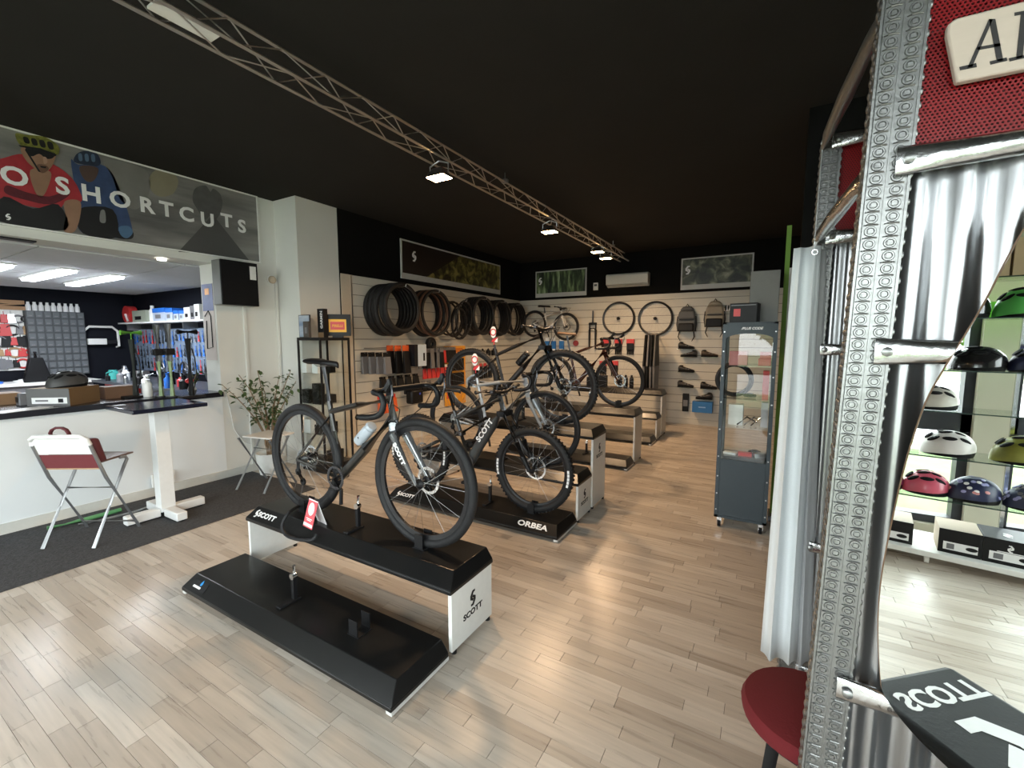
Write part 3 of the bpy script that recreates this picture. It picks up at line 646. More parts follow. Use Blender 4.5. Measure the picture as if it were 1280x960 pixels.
def bike(label, Y, z0, R, K, frame, fork='rigid', bar='drop', fs=False, tr=.022, rimd=.03, saddle=True, accent=None, forkm=None, ebike=False, bottle=False, rotorF=.08, post=.2, mark=False, words=None, basket=False, knobs=False, bottlem=None, dsc=1.0, name='bicycle', saddlem=None, basey=None, low=False):
    xc = (K['rh'][0]+K['fh'][0])/2
    t = thing(name, label, 'bicycle', (xc, Y, z0))
    P = {k: Vector((v[0]-xc, 0, v[1]-z0)) for k, v in K.items()}
    rh, fh, bb, st, ht, hb = (P[k] for k in ('rh', 'fh', 'bb', 'st', 'ht', 'hb'))
    accent = accent or frame; forkm = forkm or frame
    ht_dir = (ht-hb).normalized()
    wheel(t, 'rear_wheel', rh, R, tr, rimd=rimd, rotor=.075, mark=mark, tread=knobs); wheel(t, 'front_wheel', fh, R, tr, rimd=rimd, rotor=rotorF, mark=mark, tread=knobs)
    # ---- frame
    b = MB(); dtr = .036 if ebike else .029
    mid = hb+ht_dir*.015
    if ebike:
        b.tube([mid, mid*.75+bb*.25+Vector((0, 0, .004)), mid*.3+bb*.7, bb+Vector((.03, 0, .03))], [.03, .046, .05, .055], 12, sq=.75)
        b.ellip(bb+Vector((-.01, 0, .02)), (.085, .05, .075), 14, 8)
    else: b.tube([mid, mid*.5+bb*.5, bb], [dtr, dtr*1.1, dtr*1.05], 12, sq=.85)
    b.tube([hb, ht], [.027, .024], 12)
    tt = ht-ht_dir*.025
    seat_low = st*.86+bb*.14
    b.tube([tt, tt*.5+seat_low*.5+Vector((0, 0, .006)), seat_low], [.024, .020, .018], 10, sq=1.1)
    b.tube([bb, bb*.4+st*.6, st], [.02, .018, .017], 10)
    b.cyl(bb-EY*.042, bb+EY*.042, .024, 14)
    b.build('frame', frame, t)
    if fs:   # rear swingarm, rocker and shock
        piv = bb+Vector((-.03, 0, .10)); rk = bb*.45+st*.55
        for s in (-1, 1):
            MB().tube([piv+EY*s*.035, piv*.4+rh*.6+EY*s*.055+Vector((0, 0, .01)), rh+EY*s*.065], [.017, .014, .012], 8).build('chainstay', frame, t)
            MB().tube([rk+EY*s*.035, rk*.5+rh*.5+EY*s*.05+Vector((0, 0, .02)), rh+EY*s*.065], [.013, .011, .011], 8).build('seatstay', frame, t)
        MB().tube([rk, rk*.35+tt*.65-Vector((0, 0, .06))], .017, 10).build('shock', M_black, t)
        MB().box(rk.x-.03, rk.x+.03, -.04, .04, rk.z-.02, rk.z+.02).build('rocker', M_dsteel, t, bevel=.006)
    else:
        sj = st*(.62 if low else .8)+bb*(.38 if low else .2)
        for s in (-1, 1):
            MB().tube([bb+EY*s*.03+Vector((-.02, 0, 0)), bb*.5+rh*.5+EY*s*.045, rh+EY*s*.065], [.015, .012, .011], 8, sq=.7).build('chainstay', frame, t)
            MB().tube([sj+EY*s*.014, sj*.5+rh*.5+EY*s*.045, rh+EY*s*.065], [.010, .009, .010], 8, sq=.8).build('seatstay', accent, t)
    # ---- fork
    if fork == 'rigid':
        cr = hb-ht_dir*.03; b = MB().tube([hb, cr], [.028, .034], 12)
        for s in (-1, 1): b.tube([cr+EY*s*.015, cr*.85+fh*.15+EY*s*.048, cr*.4+fh*.6+EY*s*.054, fh+EY*s*.056], [.032, .028, .021, .013], 10, sq=.75)
        b.build('fork', forkm, t)
    else:
        cr = hb-ht_dir*.02; off = Vector((.03, 0, 0)); b = MB().box(cr.x-.03, cr.x+.045, -.082, .082, cr.z-.022, cr.z+.022)
        for s in (-1, 1):
            q = cr+off+EY*s*.066; e = fh+EY*s*.066; b.tube([q*.5+e*.5, q*.25+e*.75, e], [.026, .023, .019], 12)
        lv = (cr+off-fh); k_ = (R+.025)/lv.length; ar = [fh+lv*min(k_, .49)+EY*-.066, fh+lv*k_+EY*-.03+Vector((-.015, 0, .01)), fh+lv*k_+EY*.03+Vector((-.015, 0, .01)), fh+lv*min(k_, .49)+EY*.066]
        b.tube(ar, .014, 8); fo = b.build('fork', forkm, t, bevel=.003)
        for s in (-1, 1):
            q = cr+off+EY*s*.066; e = fh+EY*s*.066; MB().tube([q, q*.48+e*.52], .017, 12).build('stanchion', mat('fork_stanchion', (.70, .70, .70), .12, 1), fo)
    # ---- cockpit
    top = ht+ht_dir*.035; MB().tube([ht, top+ht_dir*.02], .019, 12).build('headset', M_black, t)
    if bar == 'drop':
        c = top+Vector((.09, 0, .012)); MB().tube([top, c], [.019, .017], 10).build('stem', M_black, t)
        pts = []
        hw = .205
        def side(s):
            return [c+EY*s*.0, c+EY*s*.15, c+Vector((.02, s*hw, 0)), c+Vector((.075, s*(hw+.005), -.008)), c+Vector((.10, s*(hw+.01), -.05)), c+Vector((.085, s*(hw+.02), -.105)), c+Vector((.03, s*(hw+.03), -.128)), c+Vector((-.07, s*(hw+.038), -.135))]
        path = side(-1)[::-1]+side(1)[1:]
        hb_ = MB().tube(sm(path), .0165, 10).build('handlebar', M_black, t)
        for s in (-1, 1):
            h0 = c+Vector((.06, s*(hw+.005), .002))
            MB().tube([h0, h0+Vector((.06, 0, .02)), h0+Vector((.085, 0, .055)), h0+Vector((.08, 0, .075))], [.016, .019, .018, .012], 8).build('brake_hood', M_black, hb_)
            MB().tube([h0+Vector((.095, 0, .045)), h0+Vector((.10, 0, -.01)), h0+Vector((.075, 0, -.085))], [.007, .008, .005], 6, sq=.6).build('brake_lever', M_dsteel, hb_)
            MB().tube([h0+Vector((.02, -s*.01, -.02)), c+Vector((.10, s*.10, -.10)), hb+Vector((.05, s*.02, -.02))], .003, 5).build('brake_cable', M_black, hb_)
    else:
        c = top+Vector((.055, 0, .01)); MB().tube([top, c], [.02, .02], 10).build('stem', M_black, t)
        hw = .352 if bar == 'flat' else .29
        path = [c+Vector((-.055, -hw, .025)), c+Vector((-.02, -.2, .022)), c+Vector((0, -.05, 0)), c+Vector((0, .05, 0)), c+Vector((-.02, .2, .022)), c+Vector((-.055, hw, .025))]
        hb_ = MB().tube(path, [.011, .012, .0155, .0155, .012, .011], 10).build('handlebar', M_black, t)
        for s in (-1, 1):
            g0 = c+Vector((-.055, s*hw, .025)); g1 = c+Vector((-.033, s*(hw-.13), .024))
            MB().tube([g0, g1], .0165, 10).build('grip', M_black, hb_)
            MB().tube([g1+Vector((.01, -s*.03, -.01)), g1+Vector((.05, s*.0, -.02)), g1+Vector((.04, s*.09, -.02))], .006, 6).box(g1.x-.01, g1.x+.05, g1.y-.02-s*.035, g1.y+.02-s*.035, g1.z-.02, g1.z+.008).build('brake_lever', M_dsteel, hb_)
            MB().tube([g1+Vector((.05, -s*.05, -.01)), c+Vector((.13, s*.1, .02)), c+Vector((.10, s*.02, -.08)), hb+Vector((.05, s*.03, -.02))], .003, 5).build('brake_cable', M_black, hb_)
    # ---- seat
    sd = (st-bb).normalized()
    if post:
        sp_ = st+sd*post; MB().tube([st-sd*.03, sp_], .0145, 10).build('seatpost', M_dsteel if not low else M_black, t)
        if saddle:
            b = MB(); rows = []
            for x, wd, zz in ((-.13, .045, .045), (-.12, .068, .05), (-.07, .07, .05), (0, .042, .043), (.07, .024, .038), (.125, .017, .034), (.14, .006, .026)):
                rows.append([sp_+Vector((x, wd*math.cos(q), zz-.012+.018*math.sin(q))) for q in [2*math.pi*i/12 for i in range(12)]])
            vs = [p for r in rows for p in r]; fs = []
            for i in range(len(rows)-1):
                for j in range(12): fs.append((i*12+j, i*12+(j+1) % 12, (i+1)*12+(j+1) % 12, (i+1)*12+j))
            fs += [tuple(range(12))[::-1], tuple(range((len(rows)-1)*12, len(rows)*12))]
            b.add(vs, fs); sa = b.build('saddle', saddlem or M_black, t)
            for s in (-1, 1): MB().tube([sp_+Vector((-.09, s*.02, .03)), sp_+Vector((-.04, s*.022, .008)), sp_+Vector((.03, s*.022, .008)), sp_+Vector((.09, s*.012, .03))], .0035, 6).build('saddle_rail', M_steel, sa)
    # ---- drivetrain (on the -y side)
    cy = -.048; rr = .075
    ck = MB().lathe([(rr, cy-.002), (rr, cy+.002), (rr-.016, cy+.002), (rr-.016, cy-.002)], bb, bb+EY, 32, closed=True)
    for k in range(40):
        a = 2*math.pi*k/40; q = bb+Vector((math.cos(a)*(rr+.002), cy, math.sin(a)*(rr+.002))); ck.box(q.x-.002, q.x+.002, q.y-.0015, q.y+.0015, q.z-.003, q.z+.003)
    for k in range(4):
        a = k*math.pi/2+.4; ck.tube([bb+EY*(cy), bb+Vector((math.cos(a)*(rr-.01), cy, math.sin(a)*(rr-.01)))], .006, 6)
    cs = ck.build('chainring', M_dsteel, t)
    for s, ang in ((-1, -62), (1, 118)):
        e = bb+Vector((math.cos(R_(ang))*.17, s*.075, math.sin(R_(ang))*.17))
        MB().tube([bb+EY*s*.055, bb*.5+e*.5, e], [.016, .012, .012], 8).build('crank_arm', M_black, t)
        if basket: MB().box(e.x-.045, e.x+.045, e.y+s*.06-.045, e.y+s*.06+.045, e.z-.012, e.z+.012).build('pedal', M_black, t, bevel=.003)
    ca = MB()
    for i in range(7): ca.lathe([(.058-i*.006, -.022-i*.0042), (.058-i*.006, -.0235-i*.0042), (.02, -.0235-i*.0042), (.02, -.022-i*.0042)], rh, rh+EY, 26, closed=True)
    ca.build('cassette', M_steel, t)
    dr = rh+Vector((-.005, -.055, -.085)); lo = rh+Vector((.035, -.05, -.15))
    MB().tube([rh+EY*-.055, dr], .012, 8).cyl(dr-EY*.006, dr+EY*.006, .024).cyl(lo-EY*.006, lo+EY*.006, .024).tube([dr, lo], .013, 8).build('rear_derailleur', M_black, t)
    MB().tube([rh+Vector((0, cy, .04)), bb+Vector((0, cy, rr))], .0035, 5).tube([lo+Vector((0, 0, -.024)), bb+Vector((0, cy, -rr))], .0035, 5).build('chain', M_steel, t)
    if bottle:
        a = mid*.62+bb*.38; d = (mid-bb).normalized(); n = Vector((-d.z, 0, d.x))
        a = a+n*.068-d*.10; MB().lathe([(.0, 0), (.034, .0), (.036, .01), (.036, .12), (.03, .135), (.036, .15), (.03, .165), (.0, .168)], a, a+d, 18).build('water_bottle', bottlem or mat('clear_bottle', (.42, .47, .52), .25, var=.1), t)
        MB().tube([a+n*-.04+d*.02, a+EY*.037+d*.05, a+n*.03+d*.09, a-EY*.037+d*.05, a+n*-.04+d*.02], .004, 6).build('bottle_cage', M_black, t)
    if words:
        for wd, size, a, bpt, off in words:
            A_ = P[a] if isinstance(a, str) else a; B_ = P[bpt] if isinstance(bpt, str) else bpt
            X = (B_-A_).normalized(); Yv = Vector((-X.z, 0, X.x))
            o = text('lettering', wd, size, M_wprint, t, A_*.5+B_*.5+Vector((0, off, 0)), X, Yv, w=False, bold=.002, sx=1.15)
    return t, P
M_f1 = mat('bronze_black_frame', (.035, .033, .030), .28, .35, coat=.5)
M_f2 = mat('dark_grey_frame', (.06, .066, .07), .3, .4, coat=.4)
M_f3 = mat('silver_grey_frame', (.40, .43, .46), .35, .4, coat=.3)
M_f4 = mat('charcoal_frame', (.030, .029, .030), .4, .2)
M_f5 = mat('dark_red_brown_frame', (.055, .022, .018), .25, .3, coat=.5)
M_chromefork = mat('polished_grey_fork', (.30, .31, .32), .22, .7)
bike('bronze-black gravel bike with drop bars and clear bottle on the first stand', 1.82, .42, .372,
     dict(rh=(-2.70, .795), fh=(-1.645, .795), bb=(-2.335, .725), st=(-2.425, 1.205), ht=(-1.89, 1.275), hb=(-1.858, 1.135)), M_f1,
     tr=.026, rimd=.034, bottle=True, post=.22, forkm=M_chromefork, words=[('SCOTT', .036, Vector((.375, 0, .625)), Vector((.475, 0, .465)), -.078)], rotorF=.08)
bike('dark grey electric full suspension mountain bike on the low ORBEA board', 3.25, .115, .372,
     dict(rh=(-2.97, .49), fh=(-1.69, .49), bb=(-2.36, .47), st=(-2.53, .93), ht=(-2.025, 1.10), hb=(-1.985, .975)), M_f2, fork='susp', bar='flat', fs=True,
     tr=.033, rimd=.025, ebike=True, post=.18, forkm=M_black, mark=True, rotorF=.10, words=[('SCOTT', .07, Vector((.085, 0, .55)), Vector((.27, 0, .80)), -.052)], basket=True, knobs=True)
bike('silver grey bike with drop bars on the middle tier, no saddle', 3.63, .42, .352,
     dict(rh=(-2.80, .775), fh=(-1.765, .775), bb=(-2.41, .70), st=(-2.53, 1.21), ht=(-1.985, 1.235), hb=(-1.95, 1.11)), M_f3, tr=.02, rimd=.028, saddle=False, post=.05, low=True)
bike('charcoal hardtail mountain bike with wide bars on the top tier, no saddle', 4.0, .76, .37,
     dict(rh=(-2.86, 1.13), fh=(-1.755, 1.13), bb=(-2.43, 1.07), st=(-2.545, 1.49), ht=(-2.01, 1.655), hb=(-1.965, 1.535)), M_f4, fork='susp', bar='flat', tr=.03, rimd=.025, saddle=False, post=.05, bottle=True, forkm=M_black, knobs=True, bottlem=M_black)
bike('dark red-brown road bike with brown saddle on the brown-black stand', 5.73, .70, .345,
     dict(rh=(-2.69, 1.045), fh=(-1.70, 1.045), bb=(-2.30, .975), st=(-2.41, 1.45), ht=(-1.945, 1.565), hb=(-1.905, 1.425)), M_f5, tr=.02, rimd=.03, post=.2, saddlem=mat('brown_saddle', (.14, .08, .045), .5))
# kids bike hung on the back wall
kb, _ = bike('small white and black bike hanging high on the back slat wall', YB-.22, 1.57, .29,
     dict(rh=(-4.42, 1.93), fh=(-3.68, 1.86), bb=(-4.12, 1.80), st=(-4.17, 2.15), ht=(-3.80, 2.19), hb=(-3.77, 2.09)), mat('white_frame', (.72, .72, .70), .35), bar='short', tr=.024, rimd=.02, post=.12)
solo(MB().tube([(-4.0, YB, 2.18), (-4.0, YB-.3, 2.18), (-4.0, YB-.3, 2.21)], .008), 'slatwall_hook', M_steel, 'steel hook arm carrying the small hanging bike', 'hook')
# price tags standing on the seat tubes
def seat_tag(p, word):
    t = thing('price_tag', word, 'price tag', p)
    MB().box(-.004, .004, -.004, .004, -.03, .03).build('stick', M_red, t)
    MB().prism([(-.035, 0), (.045, 0), (.045, .05), (-.02, .03)], .006, (0, .003, .0), EX, EZ).build('flag', M_wprint, t)
    MB().prism([(-.035, 0), (.0, .0), (.045, .045), (.045, .05), (-.02, .03)], .007, (0, .0035, .0), EX, EZ).build('red_corner', M_red, t)
    MB().prism([(.045*math.cos(a)*.8-.01, .105+.062*math.sin(a)) for a in [2*math.pi*i/20 for i in range(20)]], .006, (0, .003, 0), EX, EZ).build('disc', M_wprint, t)
    b = MB().torus((-.01, -.004, .105), EY, .033, .006, 24, 6); b.build('ring_print', M_red, t)
seat_tag((-2.545, 3.63, 1.29), 'round white and red price tag on the silver grey bike'); seat_tag((-2.56, 4.0, 1.57), 'round white and red price tag on the charcoal mountain bike')
# tent card and cable lock on the first stand
t = thing('price_card', 'red and white folded price card standing on the first stand', 'price card', (-2.445, 1.69, .42), R_(-8))
MB().prism([(-.062, 0), (-.056, 0), (0, .16), (0, .168)], .11, (.055, 0, 0), EY, EZ)
fr_ = MB().add([(-.055, -.05, 0), (.055, -.05, 0), (.055, 0, .165), (-.055, 0, .165), (-.055, -.047, 0), (.055, -.047, 0), (.055, .003, .165), (-.055, .003, .165)], [(0, 1, 2, 3), (7, 6, 5, 4), (0, 4, 5, 1), (1, 5, 6, 2), (2, 6, 7, 3), (3, 7, 4, 0)]); fr_.build('front_panel', mat('coral_card', (.72, .10, .12), .5), t)
MB().add([(-.055, .05, 0), (.055, .05, 0), (.055, 0, .165), (-.055, 0, .165), (-.055, .047, 0), (.055, .047, 0), (.055, -.003, .16), (-.055, -.003, .16)], [(3, 2, 1, 0), (4, 5, 6, 7), (1, 5, 4, 0), (2, 6, 5, 1), (3, 7, 6, 2), (0, 4, 7, 3)]).build('back_panel', M_wprint, t)
sl = Vector((0, .05, .165)).normalized(); n_ = EX.cross(sl)
MB().prism([(.034*math.cos(a), .04*math.sin(a)) for a in [2*math.pi*i/20 for i in range(20)]], .001, Vector((0, -.05, 0))+sl*.115+n_*.0005, EX, sl).build('white_disc', M_wprint, t)
for k, (wd, h) in enumerate(((.07, .052), (.05, .042))): MB().prism([(-wd/2, 0), (wd/2, 0), (wd/2, .005), (-wd/2, .005)], .001, Vector((0, -.05, 0))+sl*h+n_*.0005, EX, sl).build('line_print', M_wprint, t)
MB().prism([(-.053, 0), (.053, 0), (.053, .018), (-.053, .018)], .001, Vector((0, -.05, 0))+sl*.008+n_*.0005, EX, sl).build('white_band', M_wprint, t)
solo(MB().tube(sm([PY(375, 632, 1.80), PY(362, 640, 1.66), PY(353, 655, 1.61), PY(357, 668, 1.60), PY(372, 674, 1.60), PY(390, 675, 1.605), PY(396, 668, 1.63)]), .0115, 8), 'cable_lock', M_rubber, 'black cable lock looped over the edge of the first stand', 'bike lock')
# =================================================================== TYRES ON THE SIDE SLAT WALL
def hook_arm(y, z, ln=.5, axis='x', word='steel hook arm carrying hanging tyres', grp='tyre hook arms'):
    if axis == 'x': b = MB().tube([(XS, y, z), (XS+ln, y, z), (XS+ln+.01, y, z+.03)], .006, 6)
    else: b = MB().tube([(y, YB, z), (y, YB-ln, z), (y, YB-ln-.01, z+.03)], .006, 6)
    return solo(b, 'slatwall_hook', M_steel, word, 'hook', grp)
M_tan = mat('tan_sidewall', (.11, .055, .035), .6)
def tyre_mesh(R, r, rw): 
    prof = []
    for j in range(10):
        a = R_(-150+300*j/9); prof.append((R-r+r*math.cos(a), rw*math.sin(a)))
    for j in range(9, -1, -1):
        a = R_(-150+300*j/9); prof.append((R-r+(r-.004)*math.cos(a), (rw-.004)*math.sin(a)))
    return MB().lathe(prof, (0, 0, 0), (1, 0, 0), 52, closed=True)
ORDW = ['innermost against the wall', 'second from the wall', 'third from the wall', 'fourth from the wall', 'fifth from the wall', 'outermost on its hook']
ORDP = ['first', 'second', 'third', 'fourth', 'fifth', 'sixth', 'seventh', 'eighth']
rt = random.Random(5)
def bundle(y, zc, R, spec, word, grp):
    x = XS+.05
    for i, (r, m) in enumerate(spec):
        dz = rt.uniform(-.012, .012); R2 = R+rt.uniform(-.012, .012); dy = rt.uniform(-.015, .015)
        ztop = zc+.36
        o = solo(tyre_mesh(R2, r, r*1.05), 'tyre', m, word+', '+(ORDW[i] if i < len(spec)-1 else ORDW[5]), 'tyre', grp, loc=(x+r, y+dy, ztop-R2+r*1.2))
        x += 2.05*r+.004
    hook_arm(y, ztop-.02, x-XS+.03, word='steel hook arm carrying the %s' % grp, grp=None)
RB = M_rubber
bundle(4.58, 1.985, .365, [(.034, RB)]*6, 'wide black tyre hanging in the first bundle beside the pillar', 'tyres in the first bundle')
bundle(5.42, 1.985, .36, [(.028, RB), (.026, RB), (.026, M_tan), (.024, RB), (.024, M_tan), (.024, RB)], 'tyre hanging in the second bundle that has brown sidewalls', 'tyres in the second bundle')
bundle(6.77, 1.985, .35, [(.03, RB)]*5, 'black tyre hanging in the bundle behind the loose thin tyres', 'tyres in the fourth bundle')
bundle(7.49, 1.985, .35, [(.025, RB)]*5, 'black tyre hanging under the end of the hillside poster', 'tyres in the fifth bundle')
bundle(8.20, 1.985, .34, [(.02, RB)]*5, 'thin black tyre hanging nearest the back wall corner', 'tyres in the last bundle')
# loose thin tyres at odd angles
for i, (y, z, R2, ry, rz) in enumerate(((6.04, 1.96, .30, 1, 1), (6.13, 1.94, .31, 2, 3), (6.02, 1.95, .30, 2, 5), (6.16, 1.90, .31, 3, 7), (6.05, 1.86, .27, 4, 9), (6.10, 1.95, .31, 5, 11))):
    o = solo(tyre_mesh(R2, .017, .017), 'thin_tyre', RB, 'loose thin black tyre hanging askew, '+ORDW[i], 'tyre', 'loose thin tyres', loc=(XS+.09+i*.06, y, z)); o.rotation_euler = (0, R_(ry), R_(rz))
hook_arm(6.08, 2.235, .46, word='steel hook arm carrying the loose thin tyres', grp=None)
solo(MB().torus((0, 0, 0), EX, .085, .03, 24, 8, .04).torus((.01, 0, 0), EX, .05, .02, 20, 6, .03), 'inner_tube', M_rubber, 'coiled black inner tube hanging below the second tyre bundle', 'inner tube', loc=(XS+.06, 5.62, 1.52))

# =================================================================== GOODS ON THE SIDE SLAT WALL
def pack(y, z, wd, ht, m, head, word, grp, depth=.03, x=None, hookm=True, name='blister_pack', cat='package'):
    """hanging pack: header card above a bag or box; z is its centre"""
    x = XS+.03 if x is None else x
    t = thing(name, word, cat, (x, y, z-ht/2), 0, grp)
    MB().tube([(XS+.003-x, 0, ht-.012), (.03, 0, ht-.012)], .003, 5).build('peg', M_steel, t)
    MB().box(0, .004, -wd/2, wd/2, ht*.78, ht).build('header_card', head, t)
    MB().frustum((-.004, depth, -wd/2, wd/2), (0, depth*.5, -wd*.46, wd*.46), 0, ht*.8).build('pouch', m, t, bevel=.006)
    return t
M_blkp = mat('black_pack', (.008, .008, .009), .45, spec=.25); M_greyp = mat('grey_pack', (.16, .16, .17), .4)
M_org2 = mat('orange_card', (.72, .12, .03), .45); M_redp = mat('red_pack', (.60, .04, .04), .4)
for i in range(3): pack(4.72+i*.07, 1.30, .13, .42, M_blkp, M_org2, 'black shorts pack with orange header card, %s from the pillar' % ORDP[i], 'black and orange packs', .05, XS+.04+i*.09)
for i in range(4): pack(4.22+i*.04, 1.27, .12, .30, M_greyp, M_blkp, 'grey and black glove pack behind the glass cabinet, %s from the pillar' % ORDP[i], 'grey glove packs', .05, XS+.06+i*.1)
t = thing('product_box', 'pale blue and white product box with black picture on slat wall', 'box', (XS+.2, 5.05, 1.19))
MB().box(0, .12, -.03, .16, 0, .33).build('carton', mat('pale_blue_carton', (.52, .62, .72), .45), t, bevel=.003); MB().box(-.05, .118, -.10, -.03, .0, .33).build('black_side', M_bprint, t)
MB().box(.12, .121, .085, .125, .08, .2).build('picture', M_bprint, t); MB().tube([(-.198, .06, .32), (.1, .06, .32)], .004).build('peg', M_steel, t)
for i in range(8): pack(5.30+i*.062, 1.29, .09, .32, M_blkp if i % 3 else M_greyp, M_greyp, 'dark narrow pack in upper row, %s from the blue box' % ORDP[i], 'dark packs in the upper row', .03, XS+.10+(i % 4)*.03)
for i in range(6): pack(5.86+i*.07, 1.33, .08, .27, M_redp if i == 1 else M_blkp, M_greyp, 'dark pack of the row beside the orange panel, %s from the pillar' % ORDP[i] if i != 1 else 'single red pack among dark packs left of orange panel', 'packs left of the orange panel', .03, XS+.08)
for i in range(6): pack(5.42+i*.11, 1.06, .085, .21, M_redp, M_wprint, 'red pack with white header in the lower row, %s from the pillar' % ORDP[i], 'red packs in the lower row', .03, XS+.08)
for i in range(5): pack(4.5+i*.17, .98, .12, .16, M_blkp, M_blkp, 'small black box pack behind the gravel bike handlebar, %s from the pillar' % ORDP[i], 'small black packs behind the gravel bike', .05, XS+.1)
for i in range(5): pack(5.0+i*.13, .84, .10, .17, M_blkp, M_greyp, 'small black pack in the low row, %s from the pillar' % ORDP[i], 'small black packs in the low row', .04, XS+.08)
t = thing('saddle_bag', 'black zipped saddle bag with blue badge on the slat wall', 'bag', (XS+.16, 5.10, .60))
MB().box(-.07, .07, -.13, .13, 0, .22).build('body', M_blkp, t, bevel=.03); MB().box(.07, .072, .03, .06, .14, .17).build('badge', mat('blue_badge', (.05, .08, .5), .4), t); MB().tube([(0, -.05, .22), (0, 0, .27), (0, .05, .22)], .006).build('loop', M_black, t); MB().tube([(-.158, 0, .265), (.03, 0, .265)], .004).build('peg', M_steel, t)
for i in range(3): pack(4.45+i*.12, .66, .11, .26, M_org2, M_redp, 'bright orange pack low on the slat wall, %s from the pillar' % ORDP[i], 'orange packs low on the wall', .06, XS+.1)
for i in range(4): solo(MB().box(0, .05, -.05, .05, 0, .11).ellip((.025, 0, .12), (.02, .03, .03)), 'light_pack', M_blkp, 'small black bike light, %s from the orange panel' % ORDP[i], 'bike light', 'bike lights', loc=(XS+.03, 6.95+i*.2, 1.27), bevel=.008)
for i in range(4): pack(6.9+i*.16, .98, .1, .3, M_blkp, M_redp, 'black pack with red header, %s from the orange panel' % ORDP[i], 'black and red packs', .04, XS+.06)
# orange floor display
t = thing('tyre_display', 'tall orange tyre display panel with black packs on the slat wall', 'display', (XS+.02, 6.30, .42))
MB().box(0, .02, -.30, .30, 0, 1.06).build('panel', mat('orange_panel', (.80, .36, .03), .5), t, bevel=.004)
MB().box(.02, .022, -.22, .22, .90, 1.02).build('title_print', mat('dark_orange', (.55, .16, .01), .5), t)
for i in range(5):
    for j in range(2): MB().box(.02, .07, -.12+i*.07-.03, -.12+i*.07+.03, .36+j*.26, .58+j*.26).build('tyre_box', M_blkp, t, bevel=.003)
text('display_lettering', 'PIRELLI', .11, M_redp, t, (XS+.043, 6.08, .72), EZ, (0, -1, 0), bold=.003)
# slat wall shelf rail at row heights
for z in (1.475, 1.17): solo(MB().tube([(XS+.03, 4.25, z), (XS+.03, 8.6, z)], .005, 6), 'rail', M_dsteel, 'thin dark hanging rail %s on the tyre slat wall' % ('upper' if z > 1.3 else 'lower'), 'rail')

# =================================================================== GLASS CABINET BY THE PILLAR
gx0, gx1, gy0, gy1, gh = -4.92, -4.49, 3.40, 3.80, 1.62
gx0, gx1, gy0, gy1 = -4.91, -4.48, 3.27, 3.69
t = thing('glass_cabinet', 'black framed glass cabinet full of small parts beside the pillar', 'cabinet', ((gx0+gx1)/2, (gy0+gy1)/2, 0))
for x in (gx0, gx1-.02):
    for y in (gy0, gy1-.02): MB().box(x, x+.02, y, y+.02, .08, gh-.03).build('post', M_black, t, w=True)
MB().box(gx0, gx1, gy0, gy1, 0, .09).build('plinth', M_black, t, w=True, bevel=.003); MB().box(gx0, gx1, gy0, gy1, gh-.035, gh).build('top', M_black, t, w=True, bevel=.003)
M_cg = glassmat('cabinet_glass', (.95, .97, .96), .03)
for z in (.45, .82, 1.19): MB().box(gx0+.02, gx1-.02, gy0+.02, gy1-.02, z, z+.006).build('glass_shelf', M_cg, t, w=True)
MB().box(gx0+.02, gx1-.02, gy0+.004, gy0+.008, .09, gh-.035).build('glass_side', M_cg, t, w=True); MB().box(gx1-.008, gx1-.004, gy0+.02, gy1-.02, .09, gh-.035).build('glass_door', M_cg, t, w=True)
rg = random.Random(9)
cols = [(M_blkp, 'black'), (M_greyp, 'grey'), (M_wprint, 'white')]
for z in (.09, .456, .826, 1.196):
    for i in range(4):
        m, cn = cols[rg.choice((0, 0, 1, 2))]; wd = rg.uniform(.09, .14); h = rg.uniform(.10, .26); x = gx0+.07+(i % 2)*.2; y = gy0+.07+(i//2)*.16
        solo(MB().box(-wd/2, wd/2, -.04, .04, 0, h).box(-wd/2+.008, wd/2-.008, -.0415, -.04, h*.3, h*.7), 'small_box', m, 'small %s parts box, %s shelf of the glass cabinet, %s, %s' % (cn, {.09: 'floor', .456: 'lower', .826: 'middle', 1.196: 'upper'}[z], 'door side' if i % 2 else 'pillar side', 'back' if i//2 else 'front'), 'box', 'boxes in the glass cabinet', loc=(x, y, z+.0005), bevel=.002)
# on top of it
t = thing('picture_board', 'small framed sky picture leaning on the glass cabinet', 'picture', (gx0+.085, gy0+.05, gh))
MB().box(-.105, .105, 0, .015, 0, .27).build('frame', M_dsteel, t); MB().box(-.095, .095, -.002, 0, .008, .262).build('print', print_mat('sky_print', [(.35, (.20, .28, .42)), (.55, (.45, .50, .58)), (.7, (.66, .68, .72))], 3, stretch=(1, 1, 3)), t)
t = thing('parts_carton', 'small dark brown carton in front of the sky picture', 'box', (gx0+.165, gy0+.012+.035, gh))
MB().box(-.05, .05, -.035, .0, 0, .19).build('carton', mat('dark_brown_carton', (.075, .065, .058), .6, var=.4, scale=40), t, bevel=.002); MB().box(-.02, .02, -.0365, -.035, .05, .12).build('print', M_greyp, t)
t = thing('device_box', 'tall black box with white vertical lettering on the glass cabinet', 'box', (gx0+.28, gy0+.16, gh))
MB().box(-.055, .055, -.03, .03, 0, .34).build('carton', M_blkp, t, bevel=.002)
MB().box(-.05, .05, -.031, -.03, .0, .06).build('wood_print', mat('wood_print', (.20, .12, .06), .6), t)
text('box_lettering', 'GARMIN', .055, M_wprint, t, (gx0+.30, gy0+.1285, gh+.21), EZ, (-1, 0, 0), bold=.001)
t = thing('brand_sign', 'black counter sign with yellow and red PIRELLI badge', 'sign', (gx1-.06, gy1-.12, gh+.02), R_(45))
